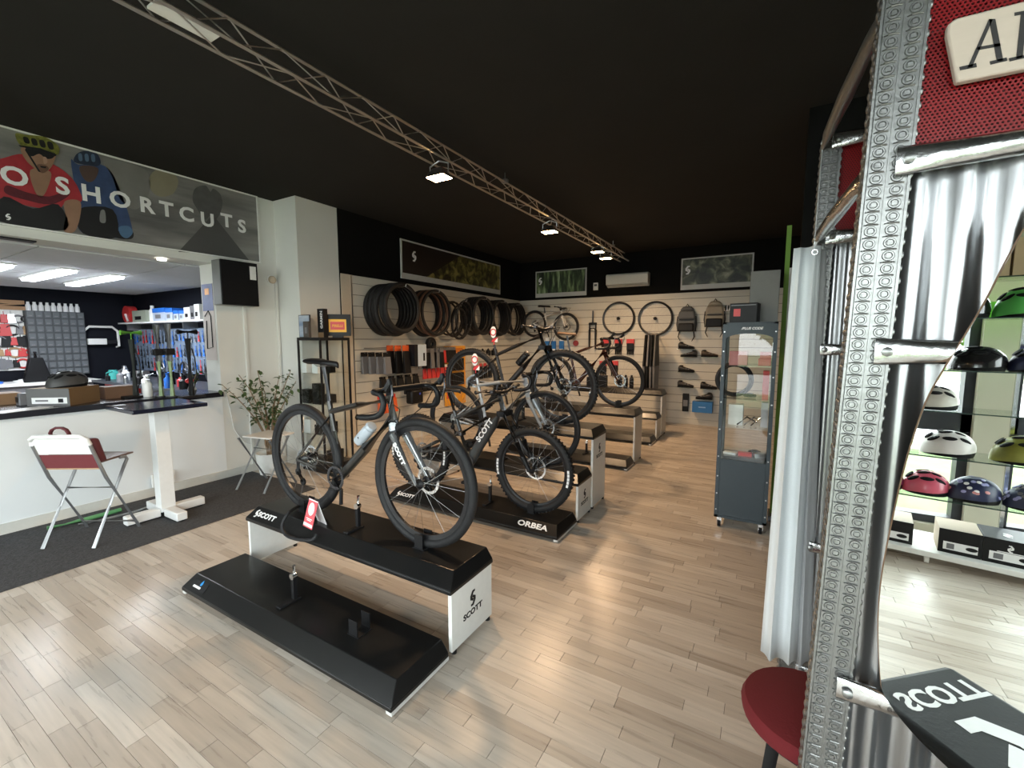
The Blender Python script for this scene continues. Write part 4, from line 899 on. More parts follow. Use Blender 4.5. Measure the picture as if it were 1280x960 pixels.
MB().box(-.15, .15, -.012, .012, 0, .26).build('board', M_black, t, bevel=.002); MB().box(-.10, .10, -.015, -.012, .045, .20).build('yellow_panel', M_yellow, t)
MB().box(-.08, .08, -.017, -.015, .075, .17).build('red_panel', M_redp, t)
text('sign_lettering', 'PIRELLI', .042, M_yellow, t, (0, -.018, .12), EX, EZ, w=False, bold=.001, sx=.95)
MB().box(-.06, .06, -.04, .04, -.02, .0).build('foot', M_black, t)

# =================================================================== BACK WALL GOODS
def wall_wheel(px_, py_, word):
    p = PY(px_, py_, YB-.05); t = thing('spare_wheel', word, 'wheel', (p.x, YB-.05, p.z-.33))
    wheel(t, 'rim', (0, 0, .33), .33, .014, rimd=.022, ns=20, rotor=0, tread=False); return t
wall_wheel(773, 398, 'thin black road wheel hanging beside the suspension fork'); wall_wheel(819, 398, 'thin black road wheel hanging beside the grey backpack')
p = PY(741, 405, YB-.06)
t = thing('suspension_fork', 'black suspension fork hanging on the back slat wall', 'fork', (p.x, YB-.06, p.z-.35))
MB().tube([(0, 0, .36), (0, 0, .62)], .016).build('steerer', M_dsteel, t); MB().box(-.085, .085, -.02, .02, .33, .38).build('crown', M_black, t, bevel=.012)
for s in (-1, 1): MB().tube([(s*.066, 0, .36), (s*.066, 0, .24), (s*.066, 0, .23), (s*.066, 0, -.16)], [.016, .016, .024, .018], 10).build('leg', M_black, t)
MB().tube([(-.066, 0, .2), (-.04, -.02, .26), (.04, -.02, .26), (.066, 0, .2)], .012).build('arch', M_black, t)
def backpack(px_, py_, m1, m2, word):
    p = PY(px_, py_, YB-.1); t = thing('backpack', word, 'backpack', (p.x, YB-.02, p.z-.30))
    b = MB()
    for z0, z1, w0, w1, d in ((.12, .34, .15, .16, .13), (.34, .50, .16, .13, .11), (.50, .58, .13, .07, .08)): b.frustum((-w0, w0, -d, 0), (-w1, w1, -d*.85, 0), z0, z1)
    b.build('body', m1, t, bevel=.03)
    MB().frustum((-.14, .14, -.165, -.1), (-.13, .13, -.15, -.1), .12, .27).build('front_pocket', m2, t, bevel=.02)
    MB().tube([(-.03, -.02, .57), (0, -.04, .62), (.03, -.02, .57)], .009).build('grab_loop', m2, t)
    for s in (-1, 1):
        MB().tube([(s*.12, -.02, .14), (s*.14, -.05, .02), (s*.10, -.05, -.06)], [.022, .018, .01], 8, sq=.5).build('hip_strap', M_blkp, t)
        MB().tube([(s*.155, -.06, .40), (s*.17, -.05, .25), (s*.15, -.04, .12)], [.012, .012, .012], 6).build('shoulder_strap', M_blkp, t)
    MB().box(-.12, .12, -.135, -.125, .33, .345).build('zip', M_blkp, t)
    return t
M_gpack = mat('grey_nylon', (.10, .11, .12), .7, bump=.2); M_kpack = mat('khaki_nylon', (.30, .27, .22), .7, bump=.2)
backpack(858, 402, M_gpack, M_blkp, 'grey and black backpack hanging above the shoes'); backpack(893, 396, M_kpack, M_blkp, 'khaki backpack with black base hanging beside the grey one')
t = thing('helmet_rack_item', 'black and white helmet hanging behind the tall cabinet', 'helmet', (PY(915, 392, YB-.1).x, YB-.14, 2.02))
MB().ellip((0, 0, .1), (.13, .1, .09), lo=-.3).build('shell', M_wprint, t)
for k in range(5): MB().ellip((-.1+k*.05, -.06, .12), (.014, .05, .05)).build('vent', M_blkp, t)
def shoe(px_, py_, m, word, flip=1, strap=True):
    p = PY(px_, py_, YB-.09); t = thing('cycling_shoe', word, 'shoe', (p.x, YB-.09, p.z-.045))
    prof = [(-.14, .0, .035, .10), (-.12, .0, .042, .125), (-.07, .0, .045, .11), (-.01, .0, .048, .085), (.05, .0, .05, .065), (.10, .0, .045, .052), (.14, .005, .022, .035)]
    vs = []; fs = []; n = 10
    for x, z0, wd, zt in prof:
        for j in range(n):
            a = 2*math.pi*j/n; s = math.sin(a); vs.append((flip*x, wd*math.cos(a), .018+(zt-.018)*(.5+.5*s)+z0))
    for i in range(len(prof)-1):
        for j in range(n): fs.append((i*n+j, i*n+(j+1) % n, (i+1)*n+(j+1) % n, (i+1)*n+j))
    fs += [tuple(range(n))[::-1], tuple(range((len(prof)-1)*n, len(prof)*n))]
    MB().add(vs, fs).build('upper', m, t)
    MB().prism([(-.14, 0), (.13, .0), (.145, .012), (.14, .02), (-.14, .02)] if flip > 0 else [(.14, 0), (-.13, 0), (-.145, .012), (-.14, .02), (.14, .02)], .08, (0, .04, 0), EX, EZ).build('sole', M_blackmatte, t)
    MB().ellip((flip*-.09, 0, .115), (.04, .03, .012)).build('collar', M_blackmatte, t)
    for k in range(2): MB().box(flip*(.0+k*.045)-.012, flip*(.0+k*.045)+.012, -.05, .05, .06-k*.012, .075-k*.012).build('strap', M_greyp, t, bevel=.003)
    MB().box(-.15, .15, -.06, .09, -.012, -.002).build('clear_shelf', M_glass, t)
M_shb = mat('black_shoe', (.02, .02, .021), .5); M_shbr = mat('brown_shoe', (.07, .05, .035), .6)
shoe(858, 433, M_shb, 'black cycling shoe on the wall just under the grey backpack'); shoe(861, 443, M_shb, 'black cycling shoe turned the other way, second down', -1); shoe(887, 443, M_shbr, 'brown cycling shoe on the wall beside the khaki backpack strap')
shoe(858, 462, M_shb, 'black strapped cycling shoe in the middle of the shoe wall'); shoe(857, 481, mat('dark_grey_shoe', (.04, .04, .042), .6), 'dark grey cycling shoe above the hanging black pack'); shoe(886, 483, M_shb, 'black cycling shoe above the blue shoe box', 1)
p = PY(857, 503, YB-.03); t = thing('hanging_pack', 'black slim pack hanging beside the blue shoe box', 'package', (p.x, YB-.03, p.z-.17))
MB().box(-.055, .055, -.03, .02, 0, .34).build('bag', M_blkp, t, bevel=.01); MB().box(-.04, .04, -.033, -.03, .1, .22).build('print', M_greyp, t)
p = PY(878, 508, YB-.1); t = thing('shoe_box', 'bright blue shoe box on the back slat wall', 'box', (p.x, YB-.1, p.z-.11))
MB().box(-.17, .17, -.06, .09, 0, .20).build('carton', mat('bright_blue_carton', (.02, .16, .45), .45), t, bevel=.003); MB().box(-.06, .06, -.0615, -.06, .09, .11).build('print', mat('pale_blue_print', (.3, .5, .8), .5), t)
shoe(880, 496, M_shb, 'black shoe lying on the blue shoe box', -1)
# gloves, blue packs
def glove(px_, py_, word):
    p = PY(px_, py_, YB-.03); t = thing('cycling_glove', word, 'glove', (p.x, YB-.035, p.z-.16), 0, 'gloves on the back wall')
    MB().box(-.075, .075, -.02, .02, .22, .32).build('header_card', M_redp, t); b = MB().box(-.07, .07, -.025, .02, .1, .24)
    for k in range(4): b.tube([(-.052+k*.035, 0, .11), (-.056+k*.037, -.004, .01)], [.017, .013], 8)
    b.build('hand', M_blkp, t, bevel=.008)
for k_, x in enumerate((758, 773, 788)): glove(x, 434, 'black glove with red cuff in the upper row, %s from the hanging fork' % ORDP[k_])
for k_, x in enumerate((754, 768)): glove(x, 461, 'black glove with red card in the lower row, %s from the hanging fork' % ORDP[k_])
solo(MB().tube([(-2.95, YB-.03, PY(773, 424, YB).z), (-2.25, YB-.03, PY(773, 424, YB).z)], .004, 6), 'rail', M_steel, 'thin steel rail above the red cuffed gloves', 'rail')
for i, x in enumerate((684, 692, 702)): 
    p = PY(x, 432, YB-.03); t = thing('blue_pack', 'bright blue hanging pack, %s from the wall corner' % ORDP[i], 'package', (p.x, YB-.03, p.z-.17), 0, 'blue packs on the back wall')
    MB().box(-.055, .055, -.02, .02, 0, .27).build('bag', mat('bright_blue_pack', (.03, .20, .55), .4), t, bevel=.008); MB().box(-.04, .04, -.01, .01, .27, .34).build('header_card', M_wprint, t); MB().box(-.05, .05, -.022, -.02, .05, .1).build('print', M_wprint, t)
p = PY(720, 429, YB-.02); solo(MB().cyl((0, 0, 0), (0, -.02, 0), .06, 20).cyl((0, -.02, 0), (0, -.025, 0), .03, 16), 'round_badge', mat('dull_red_badge', (.25, .03, .03), .5), 'dull red round disc on the back slat wall', 'badge', loc=p)
# clothing rack at the end of the last stand
t = thing('jersey', 'dark jerseys and tights hanging edge-on by the last stand', 'clothing', (-1.86, 8.25, .66))
for i in range(4):
    x = -.09+i*.06
    MB().frustum((x-.02, x+.02, -.2, .2), (x-.012, x+.012, -.12, .12), .45, 1.02).build('garment', (M_blkp, M_greyp, M_blkp, mat('grey_jersey', (.12, .12, .12), .8))[i], t, bevel=.012)
    MB().frustum((x-.018, x+.018, -.16, .16), (x-.02, x+.02, -.19, .19), .0, .46).build('legs', (M_greyp, M_blkp, M_greyp, M_greyp)[i], t, bevel=.01)
MB().tube([(0, .5, 1.05), (0, -.24, 1.05), (0, -.24, 1.08)], .008).build('arm', M_steel, t)
for i in range(3): solo(MB().lathe([(.0, 0), (.036, 0), (.038, .15), (.03, .18), (.018, .19), (.018, .22), (0, .225)], (0, 0, 0), (0, 0, 1), 14), 'water_bottle', M_blkp, 'black drinks bottle on the last stand, %s from the hanging clothes' % ORDP[i], 'bottle', 'bottles on the last stand', loc=(-2.02-i*.1, 7.55, .76))
for i in range(2): solo(MB().box(-.07, .07, -.05, .05, 0, .16+.04*i).box(-.05, .05, -.052, -.05, .05, .1), 'parts_box', M_blkp, '%s black box standing on the last display stand' % ('lower', 'taller')[i], 'box', 'boxes on the last stand', loc=(-2.75+i*.22, 7.55, .76), bevel=.003)

# =================================================================== TALL DISPLAY CABINET ON CASTORS
cx0, cx1, cy0, cy1, cz0, cz1 = -.335, .055, 4.0, 4.38, .09, 1.735
M_cab = mat('blue_grey_steel', (.045, .060, .070), .38, .1, spec=.3)
t = thing('display_cabinet', 'tall blue-grey steel display cabinet with glass door on castors', 'cabinet', ((cx0+cx1)/2, (cy0+cy1)/2-.0, 0))
for x in (cx0, cx1-.028):
    for y in (cy0, cy1-.028): MB().box(x, x+.028, y, y+.028, cz0, cz1).build('post', M_cab, t, w=True)
MB().box(cx0, cx1, cy0, cy1, cz0, cz0+.02).build('bottom', M_cab, t, w=True); MB().box(cx0, cx1, cy0, cy1, cz1-.015, cz1).build('top', M_cab, t, w=True)
MB().box(cx0+.028, cx1-.028, cy0+.002, cy0+.014, cz0+.02, .60).build('lower_door', M_cab, t, w=True, bevel=.002)
MB().box(cx0+.028, cx1-.028, cy1-.012, cy1-.004, cz0+.02, .60).build('back_panel', M_cab, t, w=True)
arch = [(cx0+.028, 1.60)]+[((cx0+cx1)/2+(cx1-cx0-.056)/2*math.cos(a), 1.60+.045*math.sin(a)) for a in [math.pi-math.pi*i/14 for i in range(15)]]+[(cx1-.028, cz1-.015), (cx0+.028, cz1-.015)]
MB().prism(arch[1:], .012, (0, cy0+.014, 0), EX, EZ).build('header', M_cab, t, w=True)
M_cg2 = glassmat('cabinet_door_glass', (.95, .97, .96), .03)
MB().box(cx0+.028, cx1-.028, cy0+.005, cy0+.010, .60, 1.65).build('glass_door', M_cg2, t, w=True)
MB().box(cx0+.004, cx0+.008, cy0+.028, cy1-.028, .60, 1.72).build('glass_side', M_cg, t, w=True); MB().box(cx1-.008, cx1-.004, cy0+.028, cy1-.028, cz0, 1.72).build('side_panel', M_cab, t, w=True)
for z in (.62, .87, 1.10, 1.38): MB().box(cx0+.012, cx1-.012, cy0+.02, cy1-.01, z, z+.006).build('glass_shelf', M_cg, t, w=True)
text('cabinet_lettering', '/PLUS CODE', .027, M_wprint, t, ((cx0+cx1)/2+.015, cy0+.0005, 1.685), EX, EZ, shear=.25, bold=.001)
rv = MB().cyl((0, 0, 0), (0, -.004, 0), .006, 8).mesh('rivet'); rv.materials.append(M_steel)
for x in (cx0+.014, cx1-.014):
    for z in (.16, .3, .45, .62, .85, 1.08, 1.3, 1.5, 1.66):
        o = bpy.data.objects.new('rivet', rv); COL.objects.link(o); o.parent = t; o.location = Vector((x, cy0, z))-t.location
for x in (cx0+.04, cx1-.04):
    for y in (cy0+.04, cy1-.04):
        c = MB().lathe([(.018, -.012), (.032, -.012), (.032, .012), (.018, .012)], (x, y, .032), (x+1, y, .032), 16, closed=True).build('castor', M_blackmatte, t, w=True)
        MB().box(x-.018, x+.018, y-.02, y+.02, .06, .09).cyl((x-.016, y, .032), (x+.016, y, .032), .012).box(x-.017, x-.013, y-.012, y+.012, .03, .065).box(x+.013, x+.017, y-.012, y+.012, .03, .065).build('fork', M_chrome, c, w=True)
# inside it
def cabin(name, x0, x1, z0, z1, m, word, cat='box', y=.12, extra=None):
    o = solo(MB().box(x0, x1, cy0+y, cy0+y+.12, z0, z1).box(x0+.01, x1-.01, cy0+y-.002, cy0+y, z0+(z1-z0)*.35, z0+(z1-z0)*.65), name, m, word, cat, bevel=.002); return o
cabin('red_white_box', -.285, -.15, 1.3865, 1.50, mat('pink_carton', (.62, .2, .2), .4), 'pink and white boxes on the cabinet top shelf')
cabin('red_box', -.07, .02, 1.3865, 1.44, M_redp, 'flat red box, lower of two on the cabinet top shelf'); cabin('red_box', -.06, .02, 1.441, 1.495, M_redp, 'flat red box, upper of two on the cabinet top shelf')
cabin('red_tall_box', -.03, .015, 1.1065, 1.34, M_redp, 'tall red narrow box on a cabinet shelf'); cabin('white_tall_box', -.03, .02, .8765, 1.08, mat('pale_carton', (.5, .5, .55), .5), 'tall pale box below the red one in the cabinet')
cabin('small_white_box', -.27, -.16, .8765, 1.05, M_wprint, 'pale box standing in the cabinet below the tyre')
o = solo(MB().torus((0, 0, 0), EY, .13, .02, 36, 8), 'cabinet_tyre', M_rubber, 'black tyre standing inside the display cabinet', 'tyre', loc=(-.245, cy0+.2, 1.106+.15))
for k in range(3): solo(MB().tube([(-.2+k*.05, cy0+.1, .885), (-.13+k*.05, cy0+.14, .95), (-.06+k*.02, cy0+.2, .90+.03*k)], .007), 'bike_lever', M_chrome if k else M_black, '%s brake lever lying on the cabinet shelf' % ('black', 'shiny lower', 'shiny upper')[k], 'lever', 'levers in the cabinet')
for k in range(3): solo(MB().torus((0, 0, 0), EZ, .04, .012, 20, 6).cyl((0, 0, -.01), (0, 0, .02), .025), 'hub_part', M_black if k < 2 else M_steel, ('round black hub part on the shelf with the tall red box', 'round black hub part on the lowest cabinet shelf', 'round steel hub part on the cabinet top shelf')[k], 'bike part', 'hub parts in the cabinet', loc=(-.12+k*.06, cy0+.2, 1.125 if k < 1 else (.6415 if k == 1 else 1.405)))
for k in range(3): solo(MB().box(-.05, .05, -.03, .03, 0, .02+.008*k), 'flat_pack', (M_wprint, M_redp, M_steel)[k], 'flat %s packet on the lowest cabinet shelf' % ('white', 'red', 'silver')[k], 'packet', loc=(-.24+k*.11, cy0+.1, .6265), rz=.3*k-.2, bevel=.003)
# on top of the cabinet
t = thing('speaker_box', 'black box with red mark on top of the display cabinet', 'box', (-.185, cy0+.10, cz1), R_(-8))
MB().box(-.10, .10, -.07, .07, 0, .155).build('carton', M_blkp, t, bevel=.003); MB().box(-.07, -.02, -.0715, -.07, .05, .11).build('red_mark', M_redp, t); MB().box(-.09, .09, -.0712, -.07, .135, .142).build('white_line', M_greyp, t)
t = thing('grey_carton', 'tall grey carton at the back of the display cabinet top', 'box', (-.05, cy0+.27, cz1))
MB().box(-.11, .10, -.09, .09, 0, .42).build('carton', mat('grey_carton_card', (.20, .20, .19), .7), t, bevel=.003); MB().box(-.112, -.11, -.06, .06, .05, .37).build('brown_side', mat('brown_print', (.12, .08, .06), .6), t)
t = thing('banner_edge', 'narrow green and white roll-up banner seen edge-on behind the cabinet', 'banner', (.135, 4.46, 0))
MB().box(-.02, .035, -.01, .01, .05, 2.2).build('white_sheet', M_white, t); MB().box(-.055, -.02, -.01, .01, .05, 2.55).build('green_sheet', mat('lime_green_sheet', (.22, .42, .06), .6), t); MB().box(-.07, .05, -.1, .1, 0, .05).build('base', M_dsteel, t)
# =================================================================== TALL TABLE, FOLDING CHAIR, PLANT STOOL
t = thing('bar_table', 'tall square bar table with navy-black top and white post', 'table', (-4.66, 1.74, .008))
MB().box(-.275, .275, -.275, .275, .985, 1.02).build('table_top', mat('navy_black_top', (.012, .014, .028), .15, var=.2), t, bevel=.006)
M_tw = mat('white_painted_wood', (.78, .79, .78), .45, var=.05)
MB().box(-.055, .055, -.055, .055, .05, .985).build('post', M_tw, t, bevel=.003)
for dx, dy in ((1, 0), (-1, 0), (0, 1), (0, -1)):
    x0, x1 = sorted((dx*.055, dx*.30)) if dx else (-.042, .042); y0, y1 = sorted((dy*.055, dy*.30)) if dy else (-.042, .042)
    MB().box(x0, x1, y0, y1, .012, .085).build('foot', M_tw, t, bevel=.008)
    cx_, cy_ = dx*.27, dy*.27; MB().cyl((cx_, cy_, 0), (cx_, cy_, .013), .02, 10).build('glide', M_black, t)
for (x, y) in ((-.2, -.2), (.2, .15)): MB().box(x-.035, x+.035, y-.035, y+.035, 1.02, 1.0206).build('print', mat('pale_top_print', (.35, .36, .40), .3), t)
M_tubeg = mat('grey_tube', (.42, .43, .44), .3, .8)
def fold_chair(loc, rz, label, bag, back=True):
    """local: +y is the way the chair faces"""
    t = thing('folding_bar_stool', label, 'stool', loc, rz)
    for s in (-1, 1):
        x = s*.215
        MB().tube([(x, .20, 0.0), (x, -.07, .52), (x*.98, -.17, .80)] if back else [(x, .20, 0), (x, -.12, .54)], .0125, 10).build('back_leg', M_tubeg, t)
        x = s*.19
        MB().tube([(x, -.20, 0), (x, .13, .55), (x, .165, .60), (x, .15, .625), (x, .10, .63)] if back else [(x, -.20, 0), (x, .15, .54)], .0125, 10).build('front_leg', M_tubeg, t)
    MB().tube([(-.215, .165, .065), (.215, .165, .065)], .009).build('stretcher', M_tubeg, t); MB().tube([(-.19, .04, .40), (.19, .04, .40)], .008).build('stretcher', M_tubeg, t)
    zs = .63 if back else .545
    MB().box(-.19, .19, -.10, .24, zs, zs+.016).build('seat', mat('dark_plywood', (.16, .09, .07), .4) if back else M_whitegloss, t, bevel=.012)
    if back:
        MB().tube([(-.211, -.17, .80), (-.205, -.185, .845), (-.17, -.195, .868), (.17, -.195, .868), (.205, -.185, .845), (.211, -.17, .80)], .0165, 10).build('top_rail', M_whitegloss, t)
        X = EX; sl = Vector((0, .10, -.28)).normalized()
        def pan(z0, z1, m, nm):
            y = lambda z: -.17-(z-.80)*.357
            MB().add([(-.2, y(z0), z0), (.2, y(z0), z0), (.2, y(z1), z1), (-.2, y(z1), z1), (-.2, y(z0)+.008, z0), (.2, y(z0)+.008, z0), (.2, y(z1)+.008, z1), (-.2, y(z1)+.008, z1)], [(0, 1, 2, 3), (7, 6, 5, 4), (0, 4, 5, 1), (1, 5, 6, 2), (2, 6, 7, 3), (3, 7, 4, 0)]).build(nm, m, t)
        pan(.72, .86, M_whitegloss, 'backrest'); pan(.60, .715, mat('maroon_panel', (.17, .035, .04), .5), 'lower_backrest'); pan(.588, .60, mat('wood_edge', (.45, .30, .18), .5), 'backrest_edge')
    return t
fold_chair((-4.65, 1.225, .008), math.atan2(.53, .847), 'white backed folding bar stool with maroon panel, standing on the mat', True)
# maroon bag behind the chair back
t = thing('shoulder_bag', 'maroon bag with round handle hung on the folding stool', 'bag', (-4.65, 1.225, .65), math.atan2(.53, .847))
MB().frustum((-.17, .215, -.095, -.03), (-.15, .225, -.165, -.10), 0, .20).build('body', mat('maroon_fabric', (.12, .025, .03), .7, bump=.2), t, bevel=.02)
MB().tube([(-.09, -.14, .18), (-.09, -.15, .245), (-.075, -.15, .27), (-.045, -.15, .285), (.0, -.15, .285), (.03, -.15, .27), (.045, -.15, .245), (.045, -.14, .18)], .016, 8, sq=.6).build('handle', mat('maroon_fabric', (.12, .025, .03)), t)
solo(MB().tube([(0, 0, 0), (.03, .2, 0), (.02, .48, 0)], .019, 8), 'green_tube', mat('green_plastic', (.12, .35, .14), .4), 'green plastic tube lying on the mat by the counter', 'tube', loc=(-5.13, 1.08, .028))
solo(MB().tube([(-5.05, 1.25, .012), (-4.99, 1.42, .016), (-4.97, 1.6, .016), (-5.02, 1.8, .018), (-4.92, 1.9, .02)], .012, 8), 'grey_hose', M_tubeg, 'grey hose lying behind the table foot', 'hose')
fold_chair((-4.66, 2.66, .008 if False else .008), math.atan2(.2, .98), 'low white folding stool carrying the leafy plant', False, back=False)
# plant on it
t = thing('potted_plant', 'leafy ficus with long thin stems in a white pot behind the stool', 'plant', (-5.08, 2.96, 0))
MB().lathe([(.0, 0), (.11, 0), (.145, .20), (.15, .26), (.14, .26), (.13, .23), (0, .23)], (0, 0, 0), (0, 0, 1), 26).build('pot', M_white, t)
M_leafp = mat('ficus_leaf', (.055, .095, .028), .4, var=.4, scale=12); M_stem = mat('ficus_stem', (.25, .17, .10), .8)
lm = bpy.data.meshes.new('leaf'); lm.from_pydata([(0, 0, 0), (.018, .02, .004), (.02, .045, .0), (0, .078, -.012), (-.02, .045, .0), (-.018, .02, .004), (0, .04, -.006)], [], [(0, 1, 6), (1, 2, 6), (2, 3, 6), (3, 4, 6), (4, 5, 6), (5, 0, 6)]); lm.materials.append(M_leafp)
rp = random.Random(21)
stems = [((-.02, 0), (-.02, -.46), .94), ((0, .02), (.02, -.30), 1.04), ((.02, 0), (.06, -.12), 1.08), ((.02, .02), (.10, .10), 1.00), ((0, -.02), (-.04, -.26), .86), ((.03, 0), (.16, .22), 1.06), ((-.02, .02), (.04, -.05), .92), ((0, .03), (.08, .05), .80), ((.02, .03), (.14, -.02), .66), ((.01, 0), (.12, .14), .84), ((.02, .01), (.15, .28), .92), ((0, 0), (.1, -.16), .74)]
nl = 0
for (a, b, h) in stems:
    pts = []
    for k in range(7):
        f = k/6; pts.append(Vector((a[0]+(b[0]-a[0])*f**1.6, a[1]+(b[1]-a[1])*f**1.8, .22+h*(f-.05*f*f)))+Vector((rp.uniform(-.01, .01), rp.uniform(-.01, .01), 0)))
    MB().tube(pts, [.010-.0011*k for k in range(7)], 6).build('stem', M_stem, t)
    for k in range(24):
        f = .42+.58*rp.random()**.8; i = min(5, int(f*6)); p = pts[i].lerp(pts[i+1], f*6-i)+Vector((rp.uniform(-.05, .05), rp.uniform(-.05, .05), rp.uniform(-.03, .04)))
        o = bpy.data.objects.new('leaf', lm); COL.objects.link(o); o.parent = t; o.location = p; o.rotation_euler = (rp.uniform(-.9, .7), rp.uniform(-.6, .6), rp.uniform(0, 6.28)); s = rp.uniform(.6, 1.05); o.scale = (s, s, s); nl += 1

# =================================================================== ON THE WORKTOP
CT = OPZ0+.005
def helmet(loc, rz, m, label, L=.27, W=.20, Hh=.15, vents=True, ventm=None, group=None, vis=False, cat='helmet', style=0, print_=None):
    t = thing('bike_helmet', label, cat, loc, rz, group)
    vs = []; fs = []; n, k = 24, 9
    for i in range(k+1):
        f = i/k; ph = f*math.pi/2*.985
        for j in range(n):
            q = 2*math.pi*j/n; cx = math.cos(q); r = math.cos(ph)
            rear = .03 if cx < 0 else 0
            x = cx*r*L/2*(1.0+.06*math.sin(ph)); y = math.sin(q)*r*W/2
            z = math.sin(ph)*Hh+(.025*max(0, cx)**2-.0*rear)*(1-f)*.8-(.02*max(0, -cx)**2)*(1-f)+.022
            vs.append((x, y, z))
    for i in range(k):
        for j in range(n): fs.append((i*n+j, i*n+(j+1) % n, (i+1)*n+(j+1) % n, (i+1)*n+j))
    fs += [tuple(range(n))[::-1], tuple(range(k*n, (k+1)*n))]
    MB().add(vs, fs).build('shell', m, t)
    vm = ventm or M_blackmatte
    if vents:
        for s in (-1, 1):
            for (x, yf, zf, lx) in ((.075, .66, .5, .034), (.0, .72, .5, .036), (-.075, .66, .5, .034), (.055, .28, .7, .034), (-.02, .30, .7, .038), (-.095, .22, .7, .03)):
                xx = x*L/.27; rr = max(.05, 1-(2*xx/L)**2); y = s*yf*W/2*math.sqrt(rr); zz = .022+Hh*math.sqrt(max(.02, 1-(2*xx/L)**2-(2*y/W)**2))
                nrm = Vector((xx/(L/2)**2, y/(W/2)**2, (zz-.022)/Hh**2)).normalized()
                b = MB(Matrix.Translation((xx, y, zz))@Vector((0, 0, 1)).rotation_difference(nrm).to_matrix().to_4x4()); b.ellip((0, 0, 0), (lx*1.1, .015, .007), 12, 4); b.build('vent', vm, t)
    if print_:
        for k_ in range(46):
            a = rp.uniform(0, 6.28); ph = rp.uniform(.15, 1.2); xx = math.cos(a)*math.cos(ph)*L/2; y = math.sin(a)*math.cos(ph)*W/2; zz = .022+math.sin(ph)*Hh
            nrm = Vector((xx/(L/2)**2, y/(W/2)**2, (zz-.022)/Hh**2)).normalized()
            b = MB(Matrix.Translation((xx, y, zz))@Vector((0, 0, 1)).rotation_difference(nrm).to_matrix().to_4x4()); b.ellip((0, 0, 0), (.016, .012, .004), 8, 3); b.build('flower_print', print_[k_ % len(print_)], t)
    li_ = MB().lathe([(.0, 0), (.46, 0), (.475, .012), (.49, .03), (.47, .045), (0, .045)], (0, 0, 0), (0, 0, 1), 28).build('liner', M_blackmatte, t); li_.scale = (L, W, 1)
    MB().tube([(L*.15, W*.42, .03), (0, W*.2, -.0), (L*.15, -W*.42, .03)], .004, 5).build('chin_strap', M_blackmatte, t)
    return t
t = thing('helmet_carton', 'grey and brown cardboard box with white label under the dark helmet', 'box', (-5.60, 1.42, CT), R_(38))
q0 = PZ(33, 504, CT); q1 = PZ(69, 507, CT); q2 = PZ(110, 500, CT)
cw = .30; bx = Vector((t.location.x, t.location.y, CT))
MB().box(-.22, .12, -.16, .18, 0, .155).build('carton', M_card, t, bevel=.002)
MB().box(.12, .1215, -.16, .18, 0, .155).build('front_print', mat('carton_brown', (.20, .12, .055), .7), t)
MB().box(-.22, .12, -.1615, -.16, .0, .155).build('grey_side', mat('grey_side_print', (.13, .13, .13), .6), t); MB().box(-.18, .10, -.163, -.1615, .02, .075).build('white_label', M_wprint, t)
MB().box(.03, .07, -.164, -.163, .03, .065).build('label_icon', M_bprint, t); MB().box(-.15, -.05, -.164, -.163, .04, .055).build('label_text', M_greyp, t)
M_dkh = mat('dark_matt_helmet', (.055, .055, .055), .5)
helmet((t.location.x-.03, t.location.y+.0, CT+.155), R_(100), M_dkh, 'dark matt helmet with open vents on the cardboard box', .30, .22, .125)
solo(MB().box(-.09, .09, -.13, .13, 0, .12), 'small_carton', mat('brown_carton2', (.17, .09, .05), .7), 'brown carton tucked behind the helmet box', 'box', loc=(t.location.x-.15, t.location.y+.40, CT), bevel=.002)
p = PZ(8, 505, CT); solo(MB().box(-.12, .12, -.11, .11, 0, .10).box(-.11, .11, -.1, .1, .10, .102), 'small_carton', mat('tan_carton', (.28, .16, .08), .7), 'tan carton at the end of the worktop by the papers', 'box', loc=(p.x-.05, p.y-.02, CT), bevel=.002)
p = PZ(26, 513, CT); solo(MB().box(-.12, .06, -.16, .16, 0, .002).box(-.10, .05, -.10, .2, .002, .004), 'paper_sheets', M_wprint, 'loose white paper sheets on the worktop', 'paper', loc=(p.x, p.y, CT), rz=.4)
p = PZ(30, 500, CT); t = thing('card_machine', 'small grey card machine on the worktop between the boxes', 'card machine', (-5.80, p.y*5.80/-p.x, CT)); MB().frustum((-.05, .05, -.045, .045), (-.03, .03, -.035, .035), 0, .11).build('body', M_greyp, t, bevel=.01); MB().box(-.03, .03, -.047, -.045, .03, .08).build('keypad', M_blkp, t)
p = PZ(186, 496, CT); t = thing('soap_bottle', 'white pump bottle standing on the worktop', 'bottle', (p.x-.02, p.y, CT))
MB().lathe([(0, 0), (.04, 0), (.042, .02), (.042, .13), (.034, .15), (.014, .155), (.014, .165), (0, .166)], (0, 0, 0), (0, 0, 1), 18).build('bottle', M_whitegloss, t); MB().tube([(0, 0, .16), (0, 0, .20), (.0, .0, .21), (.04, .0, .205)], .007).cyl((0, 0, .16), (0, 0, .175), .018).build('pump', M_white, t)
